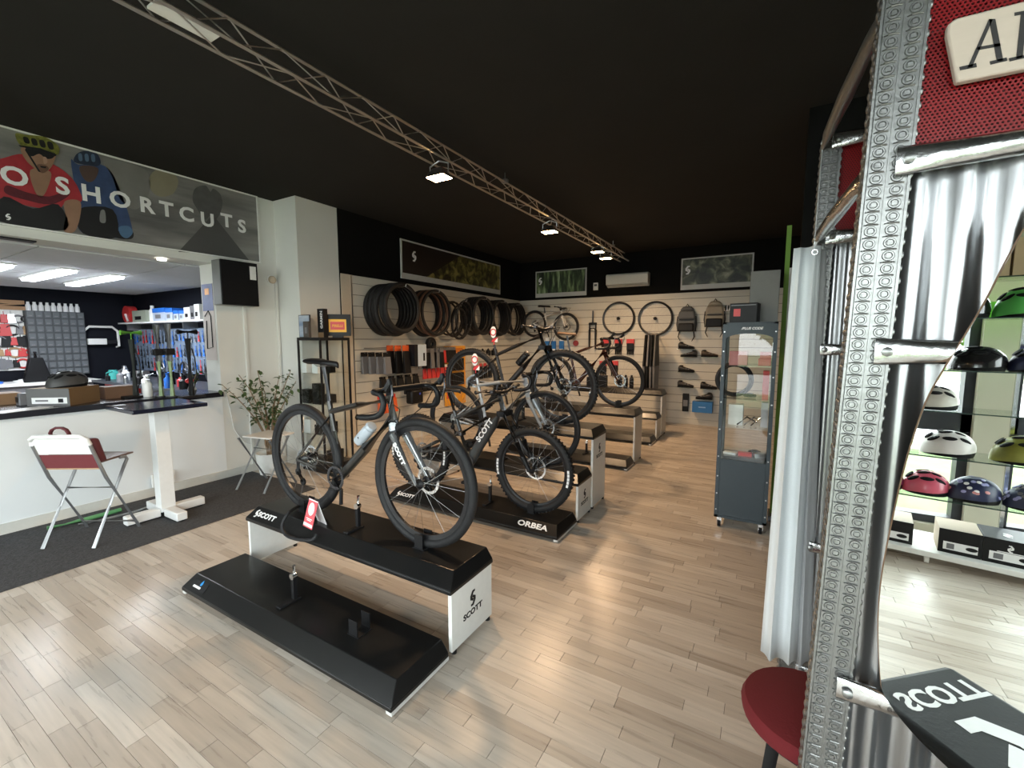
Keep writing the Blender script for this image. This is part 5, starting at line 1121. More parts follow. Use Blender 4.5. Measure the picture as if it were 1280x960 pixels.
# fork stand row on the worktop: floor pumps and forks
def rack_post(px_, top_y, kind, word, base_y=497):
    p = PZ(px_, base_y, CT); p.x -= .05
    zt = PX(px_, top_y, p.x).z
    return Vector((p.x, p.y, CT)), zt-CT
def floor_pump(px_, ty, word, m, lean=0.0, green=None):
    o, h = rack_post(px_, ty, 0, word); t = thing('floor_pump', word, 'pump', o)
    MB().box(-.05, .05, -.11, .11, 0, .02).build('foot', M_black, t, bevel=.006); MB().tube([(0, 0, .02), (0, lean, h*.9)], .027, 12).build('barrel', m, t)
    MB().tube([(0, lean, h*.88), (0, lean, h)], .007).tube([(0, lean-.085, h), (0, lean+.085, h)], .026, 10).build('handle', green or M_black, t)
    MB().tube([(.02, 0, .05), (.07, .03, .2), (.05, .03, h*.6), (.02, .02, h*.75)], .006).build('hose', M_black, t)
floor_pump(173, 416, 'dark floor pump with lime green handle on the worktop', mat('dark_olive', (.04, .045, .04), .4), 0, mat('lime_green', (.25, .75, .08), .4))
floor_pump(243, 415, 'slim black floor pump at the end of the worktop', M_black)
def fork_post(px_, ty, word):
    o, h = rack_post(px_, ty, 0, word); t = thing('tool_stand', word, 'repair stand', o, 0, 'repair stands on the worktop')
    MB().cyl((0, 0, 0), (0, 0, .015), .06).build('base', M_black, t); MB().tube([(0, 0, .015), (0, 0, h*.55)], .022, 12).build('lower_tube', mat('lime_print_tube', (.35, .45, .25), .4, var=.6, scale=30), t)
    MB().tube([(0, 0, h*.5), (0, 0, h)], .03, 12).build('upper_tube', M_steel, t); MB().tube([(0, -.045, h*.62), (.0, .05, h*.63)], .016).box(-.03, .03, -.04, .04, h*.58, h*.67).build('clamp_arm', M_black, t, bevel=.004)
fork_post(205, 406, 'grey and lime repair stand post on the worktop beside the soap'); fork_post(219, 405, 'grey and lime repair stand post on the worktop near the hatch end')
p = PZ(250, 492, CT); t = thing('flower_vase', 'small vase with red flower and dry leaves at worktop end', 'vase', (p.x-.1, p.y-.03, CT))
MB().lathe([(0, 0), (.03, 0), (.045, .04), (.03, .08), (.022, .1), (0, .1)], (0, 0, 0), (0, 0, 1), 16).build('vase', M_steel, t)
MB().ellip((0, -.02, .14), (.04, .04, .03)).build('flower', M_redp, t)
for k in range(9):
    o = bpy.data.objects.new('leaf', lm); COL.objects.link(o); o.parent = t; o.location = (rp.uniform(-.05, .05), rp.uniform(-.02, .1), rp.uniform(.13, .24)); o.rotation_euler = (rp.uniform(-1, 1), rp.uniform(-1, 1), rp.uniform(0, 6)); o.scale = (.9,)*3
MB().tube([(0, 0, .08), (.01, .03, .17), (0, .06, .24)], .004).build('stem', M_stem, t)

# =================================================================== WORKSHOP
def W(px_, py_): return PX(px_, py_, WX+.02)
def rect(x0, y0, x1, y1): a = W(x0, y0); b = W(x1, y1); return a.y, b.y, a.z, b.z
y0, y1, z0, z1 = rect(37, 470, 101, 391)
t = thing('parts_organizer', 'big grey wall organizer with rows of small transparent drawers', 'organizer', (WX+.002, (y0+y1)/2, z0))
w_, h_ = y1-y0, z1-z0
MB().box(0, .16, -w_/2, w_/2, 0, h_).build('cabinet', mat('organizer_grey', (.05, .055, .06), .5), t)
dm = MB().box(.16, .175, -w_/14+.012, w_/14-.012, .012, h_/9-.012).mesh('drawer', False); dm.materials.append(mat('smoky_drawer', (.13, .14, .15), .25, var=.5, scale=5))
hm = MB().box(.175, .187, -.02, .02, .03, .045).mesh('drawer_pull', False); hm.materials.append(M_greyp)
for i in range(7):
    for j in range(9):
        o = bpy.data.objects.new('drawer', dm); COL.objects.link(o); o.parent = t; o.location = (0, -w_/2+w_/7*(i+.5), j*h_/9); q = bpy.data.objects.new('drawer_pull', hm); COL.objects.link(q); q.parent = o
for i in range(9): solo(MB().lathe([(0, 0), (.034, 0), (.034, .09), (.02, .12), (.02, .15), (0, .15)], (0, 0, 0), (0, 0, 1), 12), 'spray_can', M_wprint, 'white spray can on the drawer organizer, %s from the tool board' % (ORDP+['ninth'])[i], 'spray can', 'spray cans on the organizer', loc=(WX+.08, y0+.06+i*(w_-.12)/8, z1))
y0, y1, z0, z1 = rect(-30, 465, 34, 388)
t = thing('tool_board', 'white tool board with hanging parts beside the drawer organizer', 'tool board', (WX, (y0+y1)/2, z0))
MB().box(0, .03, y0-(y0+y1)/2, y1-(y0+y1)/2, 0, z1-z0).build('board', M_white, t)
ww = y1-y0; rw = random.Random(4)
for j in range(5):
    for i in range(8):
        yy_ = -ww/2+ww*(i+.5)/8; zz = (z1-z0)*(j+.6)/5.4; s = rw.uniform(.05, .10); m = rw.choice((M_blkp, M_greyp, M_redp, M_steel, M_card, M_blkp))
        if rw.random() < .4: MB().torus((.05, yy_, zz), EX, s*.8, .015, 20, 6).build('hanging_ring', m, t)
        else: MB().frustum((.03, .07, yy_-s*.7, yy_+s*.7), (.03, .06, yy_-s*.5, yy_+s*.5), zz-s, zz+s).tube([(.05, yy_, zz+s), (.04, yy_, zz+s+.05)], .006).build('hanging_part', m, t, bevel=.01)
p = W(2, 382); t = thing('wooden_letter', 'wooden letter Z standing on top of the tool board', 'letter', (WX+.02, p.y, z1)); 
hz = W(8, 375).z-z1; MB().prism([(-.2, 0), (.28, 0), (.28, .06), (-.02, .06), (.25, hz-.06), (.25, hz), (-.2, hz), (-.2, hz-.06), (.1, hz-.06), (-.2, .06)], .05, (0, 0, 0), EY, EZ).build('letter', mat('pine_wood', (.42, .24, .12), .6), t)
# white wall bracket
a = W(104, 434); b = W(144, 409); cy_ = (a.y+b.y)/2; hw = (b.y-a.y)/2; hh = b.z-a.z
t = thing('work_bracket', 'white tubular wall bracket with tray on the black wall', 'bracket', (WX, cy_, a.z))
MB().tube([(.02, -hw, 0), (.12, -hw, .02), (.12, -hw, hh-.08), (.12, -hw+.08, hh), (.12, hw-.08, hh), (.12, hw, hh-.08), (.12, hw, .02), (.02, hw, 0)], .022).build('frame', M_white, t); MB().box(.08, .16, -hw+.04, hw-.18, hh*.12, hh*.42).build('tray', M_white, t, bevel=.01); MB().box(.1, .16, hw-.18, hw-.03, hh*.15, hh*.34).build('black_clip', M_black, t, bevel=.01)
# shelf on the side wall
def S(px_, py_): return PY(px_, py_, WY-.22)
a = S(142, 404); b = S(251, 402)
t = thing('wall_shelf', 'long white shelf with boxes on the black workshop wall', 'shelf', ((a.x+b.x)/2, WY-.12, a.z-.03))
MB().box(a.x-(a.x+b.x)/2, b.x-(a.x+b.x)/2+.3, -.14, .12, 0, .03).build('board', M_whitegloss, t, bevel=.003)
for x in (-1, 0, 1): MB().box(x*1.1-.015, x*1.1+.015, -.1, .12, -.12, 0).build('bracket', M_steel, t)
zs = a.z+.0005
def shelf_box(x0, x1, ytop, m, word, label=None, name='shelf_box', lid=None):
    p0 = S(x0, 401); p1 = S(x1, 401); zt = S((x0+x1)/2, ytop).z; c = (p0.x+p1.x)/2; hw = (p1.x-p0.x)/2*.94
    t = thing(name, word, 'box', (c, WY-.13, zs)); h = zt-zs
    MB().box(-hw, hw, -.1, .1, 0, h*(.66 if lid else 1)).build('carton', m, t, bevel=.004)
    if lid: MB().box(-hw-.005, hw+.005, -.105, .105, h*.66, h).build('lid', lid, t, bevel=.004)
    MB().box(-hw*.6, hw*.3, -.102, -.1, h*.2, h*.5).build('label', M_blkp if not lid else M_greyp, t)
M_bl = mat('blue_lid', (.02, .16, .62), .4); M_clr = mat('pale_box', (.42, .48, .58), .4)
shelf_box(142, 148, 381, mat('olive_box', (.35, .36, .22), .5), 'pale olive box at the end of the workshop shelf')
shelf_box(166, 184, 388, mat('grey_green_box', (.32, .35, .28), .5), 'grey-green box with black print on the workshop shelf')
shelf_box(192, 208, 385, M_clr, 'wide clear box with blue lid on the workshop shelf', lid=M_bl); shelf_box(208, 217, 385, M_clr, 'middle clear box with blue lid on the workshop shelf', lid=M_bl)
shelf_box(218, 224, 388, M_clr, 'narrow clear box with low blue lid on the shelf', lid=M_bl); shelf_box(225, 231, 388, M_clr, 'last clear box with blue lid beside the white cartons', lid=M_bl)
shelf_box(231, 239, 384, M_whitegloss, 'white carton on the workshop shelf'); shelf_box(239, 245, 382, M_greyp, 'grey carton between white cartons on the shelf'); shelf_box(244, 251, 380, M_whitegloss, 'tall white carton at the hatch end of the shelf')
p = S(157, 401); t = thing('red_reel', 'red round reel on the workshop shelf', 'reel', (p.x, WY-.13, zs)); hr = (S(149, 383).z-zs)/2; MB().cyl((0, -.08, hr), (0, .06, hr), hr, 24).build('drum', M_redp, t); MB().tube([(.02, -.09, hr), (.1, -.09, .03)], .02).build('handle', M_wprint, t)
p = S(184, 401); solo(MB().lathe([(0, 0), (.05, 0), (.05, .2), (.03, .24), (.03, .29), (0, .29)], (0, 0, 0), (0, 0, 1), 14), 'spray_can', M_wprint, 'tall white spray can on the workshop shelf', 'spray can', loc=(p.x, WY-.13, zs))
# tool wall under the shelf
a = PY(160, 475, WY-.01); b = PY(252, 410, WY-.01)
t = thing('tool_wall', 'pale blue-grey tool panel with many hanging hand tools', 'tool board', ((a.x+b.x)/2, WY-.02, 1.0)); tc_ = (a.x+b.x)/2
MB().box(a.x-tc_, b.x-tc_+.35, -.01, .01, 0, b.z-1.0).build('panel', mat('pale_blue_panel', (.17, .22, .30), .5, var=.2), t)
n = 26; wd = b.x+.3-a.x
for j in range(3):
    for i in range(n):
        x = a.x-tc_+wd*(i+.5)/n; z = (b.z-1.0)*(.22+.3*j)+rw.uniform(-.03, .03); h = rw.uniform(.07, .14); m = rw.choice((M_steel, M_redp, M_bl, M_blkp, M_steel, M_greyp, M_chrome, mat('blue_handle', (.04, .15, .5), .4)))
        MB().tube([(x, -.03, z-h), (x, -.03, z)], [.022, .016], 8).tube([(x, -.03, z), (x, -.03, z+h*.8)], .009, 6).build('hand_tool', m, t)
# workbench in the workshop
p = PZ(150, 492, .9)
t = thing('workbench', 'dark workbench with white front in the workshop', 'workbench', (-8.2, 3.2, 0))
MB().box(-1.9, 1.9, -.35, .5, .86, .9).build('top', mat('dark_bench_top', (.05, .055, .065), .4), t)
for x in (-1.5, -.1, 1.3): MB().box(x, x+.55, -.3, .45, 0, .86).build('drawer_unit', M_redp if x < -1 else M_greyp, t, bevel=.01)
t2 = t
for i, (px_, m, h, r, word) in enumerate(((119, mat('teal_tub', (.05, .35, .32), .4), .16, .10, 'teal tub on the workbench'), (146, M_steel, .24, .05, 'steel canister on the workbench'), (153, M_wprint, .18, .06, 'white cup on the workbench'), (138, M_greyp, .15, .05, 'grey bottle on the workbench'), (199, M_redp, .14, .06, 'red tub on the workbench'), (182, M_blkp, .26, .05, 'black bottle on the workbench'))):
    q = PY(px_, 460, 3.25); solo(MB().lathe([(0, 0), (r, 0), (r, h*.7), (r*.6, h*.85), (r*.6, h), (0, h)], (0, 0, 0), (0, 0, 1), 16), 'bench_pot', m, word, 'container', loc=((-10.0, -9.72, -9.48, -9.26, -7.5, -8.0)[i], 3.12+.07*(i % 2), .9))
CL = random.Random(31)
for i in range(9):
    x = -9.6+i*.36; h = CL.uniform(.12, .3); r = CL.uniform(.03, .06); m = (M_blkp, M_greyp, M_steel, M_blkp, M_wprint, M_dsteel, M_bl, M_blkp, M_greyp)[i]
    solo(MB().lathe([(0, 0), (r, 0), (r, h*.6), (r*.45, h*.75), (r*.45, h*.95), (r*.6, h), (0, h)], (0, 0, 0), (0, 0, 1), 12).tube([(0, 0, h), (0, r*2, h+.03)], .008, 5), 'oil_bottle', m, 'small workshop oil bottle with bent spout, %s along the workbench' % (ORDP+['ninth'])[i], 'bottle', 'oil bottles on the workbench', loc=(x, 2.92+.05*(i % 2), .9))
for i in range(3): solo(MB().torus((0, 0, .17), EY, .15, .014, 28, 6).torus((0, 0, .17), EY, .05, .01, 20, 5).box(-.01, .01, -.01, .01, .03, .31).box(-.15, .15, -.01, .01, .16, .18), 'chainring_part', M_dsteel, 'dark round bike part propped on the workbench, %s from the window wall' % ORDP[i], 'bike part', 'round parts on the bench', loc=(-9.2+i*.85, 3.52, .9))
t = thing('truing_stand', 'grey metal vice with arm on the workbench', 'vice', (-8.6, 3.05, .9)); MB().box(-.1, .1, -.06, .06, 0, .1).box(-.13, -.07, -.05, .05, .1, .2).box(.05, .11, -.05, .05, .1, .2).tube([(-.2, 0, .14), (.25, 0, .14)], .015).build('body', M_steel, t, bevel=.008); MB().tube([(.25, -.08, .14), (.25, .08, .14)], .008).build('handle', M_chrome, t)
solo(MB().prism([(-.17, 0), (.17, 0), (.08, .4), (-.08, .4)], .1, (0, 0, 0), EY, EZ).tube([(.05, 0, .4), (.05, 0, .5)], .03), 'wheel_jig', M_blkp, 'black wheel jig standing before the drawer organizer', 'jig', loc=(WX+.45, W(34, 455).y, .9), bevel=.02)
t = thing('side_bench', 'low white bench under the tool board in the workshop', 'workbench', (WX+.4, .6, 0)); MB().box(-.35, .35, -2.2, 2.4, .86, .9).build('top', M_white, t); MB().box(-.33, .3, -2.1, 2.3, 0, .86).build('base', M_greyp, t)
for i in range(6): solo(MB().lathe([(.05, 0), (.085, 0), (.09, .03), (.05, .035)], (0, 0, 0), (0, 0, 1), 18, closed=True).cyl((0, 0, 0), (0, 0, .05), .03), 'hub_ring', M_wprint if i % 2 else M_bl, 'ring-shaped hub part on the low bench, %s in the row' % ORDP[i], 'bike part', 'hub rings on the bench', loc=(WX+.42, .7+i*.28, .9))
# =================================================================== FITTING BOOTH OF PERFORATED STEEL
BYF, BYR, MY = 1.30, 2.10, 1.262
M_galv = mat('galvanised_steel', (.30, .305, .30), .37, .9, var=.15, scale=60, bump=.1)
M_foil = mat('crushed_tube_steel', (.68, .69, .70), .22, 1, var=.1, scale=15, bump=.5)
M_corr = mat('corrugated_zinc', (.40, .41, .42), .30, .95, var=.2, scale=8, stretch=(6, 6, .8))
M_redperf = bpy.data.materials.new('red_perforated'); M_redperf.use_nodes = True
nt, b_ = nodes(M_redperf); N = nt.nodes.new; Lk = nt.links.new
tc = N('ShaderNodeTexCoord'); sx_ = N('ShaderNodeSeparateXYZ'); Lk(tc.outputs['Object'], sx_.inputs[0])
def mth(op, a, b=None):
    n_ = N('ShaderNodeMath'); n_.operation = op
    for i, v in enumerate((a, b)):
        if v is None: continue
        if isinstance(v, (int, float)): n_.inputs[i].default_value = v
        else: Lk(v, n_.inputs[i])
    return n_.outputs[0]
pz_ = .0078
rowf = mth('DIVIDE', sx_.outputs['Z'], pz_*.866); row = mth('FLOOR', rowf); odd = mth('MULTIPLY', mth('MODULO', row, 2.0), .5)
cx_ = mth('FRACT', mth('ADD', mth('DIVIDE', sx_.outputs['X'], pz_), odd)); cz_ = mth('FRACT', rowf)
dx_ = mth('SUBTRACT', cx_, .5); dz_ = mth('MULTIPLY', mth('SUBTRACT', cz_, .5), .866)
rr_ = mth('SQRT', mth('ADD', mth('MULTIPLY', dx_, dx_), mth('MULTIPLY', dz_, dz_)))
hole = mth('GREATER_THAN', rr_, .33)
b_.inputs['Base Color'].default_value = (.21, .005, .007, 1); b_.inputs['Roughness'].default_value = .35; Lk(hole, b_.inputs['Alpha'])
M_redback = mat('dark_red_backing', (.05, .004, .005), .6)
def lean(z): return (z-1.98)*.023
booth = thing('fitting_booth', 'changing booth of perforated steel posts, corrugated zinc and red panels', 'changing booth', (.9, 1.7, 0))
def post(x0, x1, y, z0, z1, ln, name='post'):
    """angle profile with two columns of pressed dimples on the front face"""
    wd = x1-x0; b = MB(); f = lambda z: ln*lean(z)
    def qb(a0, a1, c0, c1):
        vs = [(a+f(z), c, z) for z in (z0, z1) for c in (c0, c1) for a in (a0, a1)]
        b.add(vs, [(0, 2, 3, 1), (4, 5, 7, 6), (0, 1, 5, 4), (2, 6, 7, 3), (0, 4, 6, 2), (1, 3, 7, 5)])
    qb(x0, x1, y, y+.006); qb(x0, x0+.006, y, y+.07)
    qb(x0-.001, x0+.004, y-.004, y); qb((x0+x1)/2-.0015, (x0+x1)/2+.0015, y-.003, y); qb(x1-.004, x1+.001, y-.004, y)
    po = b.build(name, M_galv, booth, w=True)
    d = MB(); z = z0+.02
    while z < z1:
        for cx in (x0+wd*.27, x0+wd*.73):
            c = (cx+f(z), y, z)
            d.torus(c, EY, .0092, .0028, 14, 6); d.box(c[0]-.0045, c[0]+.0045, y-.004, y, z-.0045, z+.0045)
            d.tube([(c[0]-.013, y-.001, z+.0135), (c[0]-.006, y-.003, z+.0145), (c[0]+.006, y-.003, z+.0145), (c[0]+.013, y-.001, z+.0135)], .0017, 5)
        d.ellip((x0+f(z)-.001, y+.012, z), (.004, .009, .009), 8, 4); d.ellip((x0+f(z)-.001, y+.045, z), (.004, .012, .009), 8, 4); d.ellip((x1+f(z)+.002, y+.003, z), (.004, .003, .008), 8, 4)
        z += .0285
    d.build('dimples', M_galv, po, w=True)['kind'] = 'stuff'
    return po
post(.167, .247, BYF, 0, 2.75, 1)
post(.130, .190, BYR, 0, 2.34, .6)
post(1.55, 1.63, BYF, 0, 2.75, 0); post(1.55, 1.61, BYR, 0, 2.34, 0)
def corr(name, x0, x1, y, z0, z1, pitch=.076, amp=.0105, parent=booth):
    n = int((x1-x0)/pitch*10); vs = []; fs = []
    for i in range(n+1):
        x = x0+(x1-x0)*i/n; yy_ = y+amp*math.sin(2*math.pi*(x-x0)/pitch); vs += [(x, yy_, z0), (x, yy_, z1)]
    for i in range(n): fs.append((2*i, 2*i+2, 2*i+3, 2*i+1))
    o = MB().add(vs, fs).build(name, M_corr, parent, w=True); so = o.modifiers.new('thickness', 'SOLIDIFY'); so.thickness = .0015; so.use_rim = False; return o
corr('front_sheet', .215, 1.56, BYF+.03, .03, 1.99); corr('rear_sheet', .15, 1.56, BYR+.035, .03, 1.99)
def rail(p, q, r=.026, flat=.45, name='rail', m=M_foil):
    """round tube pressed flat at both ends"""
    p, q = Vector(p), Vector(q); d = (q-p); vs = []; n = 14; ks = [0, .03, .06, .14, .5, .86, .94, .97, 1]
    x, y, dd = frame_from(p, q); fs = []
    for k in ks:
        e = min(k, 1-k)*d.length; f = max(flat*.35, min(1, flat*.35+(e/.16)*(1-flat*.35))); wide = 1+(1-f)*.35
        for j in range(n):
            t_ = 2*math.pi*j/n; vs.append(p+d*k+x*(math.cos(t_)*r*f)+y*(math.sin(t_)*r*wide))
    for i in range(len(ks)-1):
        for j in range(n): fs.append((i*n+j, i*n+(j+1) % n, (i+1)*n+(j+1) % n, (i+1)*n+j))
    fs += [tuple(range(n))[::-1], tuple(range((len(ks)-1)*n, len(ks)*n))]
    ro = MB().add(vs, fs).build(name, m, booth, w=True, ang=70)
    for e, s in ((p+d.normalized()*.02, 1), (q-d.normalized()*.02, 1)): MB().lathe([(.011, 0), (.011, .007), (.006, .010), (0, .010)], e+x*0+Vector((0, -.012, 0)), e+Vector((0, -1, 0)), 8).build('bolt', M_galv, ro, w=True)
    return ro
for z in (1.985, 1.572, .735): rail((.218+lean(z), BYF-.014, z), (1.60, BYF-.014, z), .024)
for z in (1.985, 2.335): rail((.165, BYR-.012, z), (1.60, BYR-.012, z), .022)
for z in (1.56, .76, .22): rail((.165, BYR-.012, z), (1.60, BYR-.012, z), .018)
for z in (1.985, 2.335): rail((.178+lean(z), BYF+.05, z), (.137, BYR+.02, z), .021, name='side_tube', m=M_galv if z > 2 else M_foil)
def panel(x0, x1, y, z0, z1):
    o = MB().box(x0, x1, y, y+.003, z0, z1).build('red_panel', M_redperf, booth, w=True)
    MB().box(x0, x1, y+.03, y+.034, z0, z1).build('panel_backing', M_redback, o, w=True)
panel(.235, 1.58, BYF+.008, 2.0, 2.75); panel(.17, 1.58, BYR+.012, 2.0, 2.33)
# wooden name board on the red panel
sg = thing('name_sign', 'cream wooden sign board with dark lettering on the red panel', 'sign', (.45, BYF-.02, 2.18))
cr_ = [PY(*p, BYF-.016) for p in ((1195, 104), (1183, 44), (1184, 32), (1194, 24))]
pl = [(p.x, p.z) for p in cr_]; rgt = PY(1280, 3, BYF-.016); rb = PY(1280, 87, BYF-.016)
dxs = 1.25; sl1_ = (rgt.z-pl[3][1])/(rgt.x-pl[3][0]); sl0 = (rb.z-pl[0][1])/(rb.x-pl[0][0])
pl = pl+[(dxs, pl[3][1]+sl0*(dxs-pl[3][0])), (dxs, pl[0][1]+sl0*(dxs-pl[0][0]))]
MB().prism(pl, .02, (0, BYF, 0), EX, EZ).build('board', mat('cream_wood', (.50, .42, .35), .6, var=.1, scale=10, stretch=(1, 1, 6)), sg, w=True, bevel=.004)
M_ink = mat('sign_ink', (.02, .018, .018), .6)
sy = BYF-.0202
def sq_(pts, nm): MB().prism([(lambda q: (q.x, q.z))(PY(x, y, sy)) for x, y in pts], .001, (0, sy, 0), EX, EZ).build(nm, M_ink, sg, w=True)
sq_([(1236, 24), (1241, 24), (1215, 84), (1209, 85)], 'letter_a_stroke'); sq_([(1236, 24), (1244, 24), (1254, 76), (1246, 77)], 'letter_a_stroke'); sq_([(1222, 59), (1250, 54), (1250, 58), (1221, 63)], 'letter_a_stroke')
sq_([(1199, 84), (1220, 79), (1221, 84), (1200, 88)], 'letter_a_serif'); sq_([(1237, 77), (1258, 72), (1259, 76), (1238, 81)], 'letter_a_serif')
sq_([(1276, 18), (1284, 16), (1278, 72), (1270, 74)], 'second_letter_stem'); sq_([(1261, 73), (1284, 68), (1284, 72), (1262, 77)], 'second_letter_serif'); sq_([(1268, 16), (1284, 13), (1284, 17), (1268, 20)], 'second_letter_serif')
# mirror with a wavy edge
edge = [(1290, 272), (1262, 320), (1228, 385), (1170, 480), (1150, 525), (1130, 590), (1110, 680), (1101, 735), (1098, 790), (1101, 850), (1107, 872), (1137, 912), (1185, 960), (1222, 992)]
mp_ = [PY(x, y, MY) for x, y in edge]; poly = [(p.x, p.z) for p in mp_]
def cr(pts, n=5):
    out = []
    for i in range(len(pts)-1):
        p0 = pts[max(0, i-1)]; p1 = pts[i]; p2 = pts[i+1]; p3 = pts[min(len(pts)-1, i+2)]
        for k in range(n):
            t_ = k/n; out.append(tuple(.5*((2*p1[c])+(-p0[c]+p2[c])*t_+(2*p0[c]-5*p1[c]+4*p2[c]-p3[c])*t_**2+(-p0[c]+3*p1[c]-3*p2[c]+p3[c])*t_**3) for c in (0, 1)))
    return out+[pts[-1]]
tail = [(.52, .40), (.68, .36), (.86, .42), (.95, .62), (.90, .95), (.88, 1.3), (.95, 1.65), (.90, 1.86), (.70, 1.92), (.52, 1.88)]
poly = cr(poly+tail+[poly[0]], 4)[:-1]
mi = thing('wavy_mirror', 'tall wavy edged plywood mirror fixed to the corrugated booth front', 'mirror', (.6, MY, .36))
MB().prism(poly, .012, (0, MY+.013, 0), EX, EZ).build('plywood_back', mat('plywood_edge', (.36, .22, .13), .6), mi, w=True)
MB().prism(poly, .0008, (0, MY+.0005, 0), EX, EZ).build('mirror_face', mat('silver_mirror', (.90, .93, .91), .0, 1, var=.0), mi, w=True, smooth=False)
# curtain gathered at the rear post
def curtain():
    t = thing('booth_curtain', 'white gathered curtain hanging at the open side of the booth', 'curtain', (.02, 2.05, .1))
    def sheet(top, bot, n, amp, seed, nm, m):
        rc = random.Random(seed); K = 14; vs = []; fs = []; C = n*8
        for k in range(K+1):
            f = k/K; z = top[2]+(bot[2]-top[2])*f
            for i in range(C+1):
                u = i/C; x = (top[0]+(bot[0]-top[0])*f)*(1-u)+(top[1]+(bot[1]-top[1])*f)*u
                a = amp*(.45+.55*min(1, f*2.0)); y = top[3]+a*math.cos(2*math.pi*n*u)+.01*math.sin(3*f+u*5); vs.append((x+a*.35*math.sin(2*math.pi*n*u), y, z))
        for k in range(K):
            for i in range(C): fs.append((k*(C+1)+i, k*(C+1)+i+1, (k+1)*(C+1)+i+1, (k+1)*(C+1)+i))
        o = MB().add(vs, fs).build(nm, m, t, w=True, ang=80); so = o.modifiers.new('cloth', 'SOLIDIFY'); so.thickness = .002
    M_cur = mat('white_curtain', (.70, .74, .76), .75, bump=.05, scale=200)
    a0 = PY(992, 316, 2.05); a1 = PY(1026, 314, 2.05); b0 = PY(951, 812, 2.05); b1 = PY(1010, 838, 2.05)
    sheet((a0.x, a1.x, 1.95, 2.05), (b0.x, b1.x-.035, b0.z-.02, 2.05), 2, .022, 1, 'cloth', M_cur)
    sheet((a1.x-.03, a1.x+.02, 1.94, 2.085), (b1.x-.06, b1.x+.01, b1.z, 2.085), 1, .02, 2, 'inner_cloth', mat('grey_lining', (.40, .41, .42), .8))
    MB().torus((a1.x-.02, 2.03, 1.925), EY, .009, .003, 14, 6).build('eyelet', M_chrome, t, w=True)
    MB().tube([(a1.x-.02, 2.03, 1.93), (a1.x-.015, 2.06, 1.97), (a1.x-.01, 2.08, 1.985)], .002, 5).build('tie', M_whitegloss, t, w=True)
curtain()
# red velvet stool in the booth
t = thing('velvet_stool', 'round red velvet stool standing half inside the booth', 'stool', (.168, 1.56, 0))
MB().lathe([(0, .38), (.165, .385), (.185, .40), (.19, .425), (.18, .447), (.15, .456), (0, .46)], (0, 0, 0), (0, 0, 1), 32).build('cushion', mat('red_velvet', (.12, .004, .007), .9, bump=.15, scale=120), t)
for k in range(4):
    a = k*math.pi/2+.6; MB().tube([(math.cos(a)*.11, math.sin(a)*.11, .385), (math.cos(a)*.16, math.sin(a)*.16, 0)], [.016, .011], 8).build('leg', M_black, t)
MB().cyl((0, 0, .365), (0, 0, .385), .15, 24).build('seat_ring', M_black, t)

# =================================================================== BEHIND THE PHOTOGRAPHER, SEEN IN THE MIRROR
def V(x, y, z): p = PZ(x, y, z); return Vector((p.x, 2*MY-p.y, p.z))
def VY(x, y, Yv): p = PY(x, y, Yv); return Vector((p.x, 2*MY-p.y, p.z))
SA = R_(8.6)
A0 = V(1122, 697, 0)
sh = thing('helmet_shelf', 'glass shelf unit with helmets standing at the shop window', 'shelf', (A0.x+.35, A0.y+.06, 0), SA)
ZS = [.105, .487, .787, 1.107, 1.39, 1.74, 2.0]
for z in ZS[1:]: MB().box(-.95, 1.05, -.34, 0, z-.008, z).build('glass_shelf', glassmat('shelf_glass', (.92, .96, .94), .03) if 'shelf_glass' not in bpy.data.materials else bpy.data.materials['shelf_glass'], sh)
for z in ZS[1:]: MB().box(-.95, 1.05, 0, .003, z-.008, z).build('shelf_edge', mat('glass_edge_green', (.02, .045, .035), .2), sh)
MB().box(-.95, 1.05, -.42, .02, ZS[0]-.04, ZS[0]).build('base_board', M_white, sh, bevel=.004)
for x in (-.93, 1.03, ): MB().box(x-.012, x+.012, -.34, -.30, .06, 2.02).build('upright', M_steel, sh)
MB().box(.18, .20, -.34, -.32, .06, 2.02).build('upright', M_chrome, sh)
for x in (-.5, -.2, .8):
    for y in (-.36, -.04): MB().cyl((x-.012, y, .025), (x+.012, y, .025), .025, 14).box(x-.014, x+.014, y-.014, y+.014, .025, .066).build('castor', M_white, sh)
MB().box(-.95, 1.05, -.345, -.34, 1.74, 1.86).build('green_back', mat('bright_green_back', (.22, .62, .07), .5), sh)
def on(px_, py_, z, back=.13):
    """point of the mirrored view on the upright plane that runs `back` behind the shelf front"""
    n_ = Vector((math.sin(SA), math.cos(SA), 0)); A_ = Vector((A0.x, 2*MY-A0.y, 0))+n_*back; r_ = ray(px_, py_); k_ = (A_-Vector((0, 0, 0))).dot(n_)/r_.dot(n_); q = CAM+r_*k_
    return Vector((q.x, 2*MY-q.y, z))
HR = SA
M_hb = mat('gloss_black_helmet', (.015, .015, .016), .15, coat=.6); M_hw = mat('white_helmet', (.72, .68, .66), .35); M_hp = mat('pink_helmet', (.62, .10, .16), .35, coat=.3)
M_hg = mat('green_helmet', (.12, .55, .12), .35); M_hd = mat('dark_blue_helmet', (.02, .025, .07), .35); M_hy = mat('olive_yellow_helmet', (.20, .20, .03), .4, var=.8, scale=8)
hh = helmet(on(1205, 397, 1.74), HR, M_hb, 'matt black skate helmet with pale lettering on the top helmet shelf', .25, .22, .17, vents=False)
text('helmet_lettering', 'DS', .06, mat('pale_bronze', (.45, .38, .28), .5), hh, (.02, .118, .11), (-1, 0, 0), (0, -.25, 1), w=False, bold=.002, depth=.006)
helmet(on(1274, 396, 1.74), HR, M_hg, 'bright green skate helmet on the top helmet shelf', .25, .22, .17)
helmet(on(1220, 463, 1.39), HR, M_hb, 'glossy black road helmet alone above the window rail', .29, .21, .14)
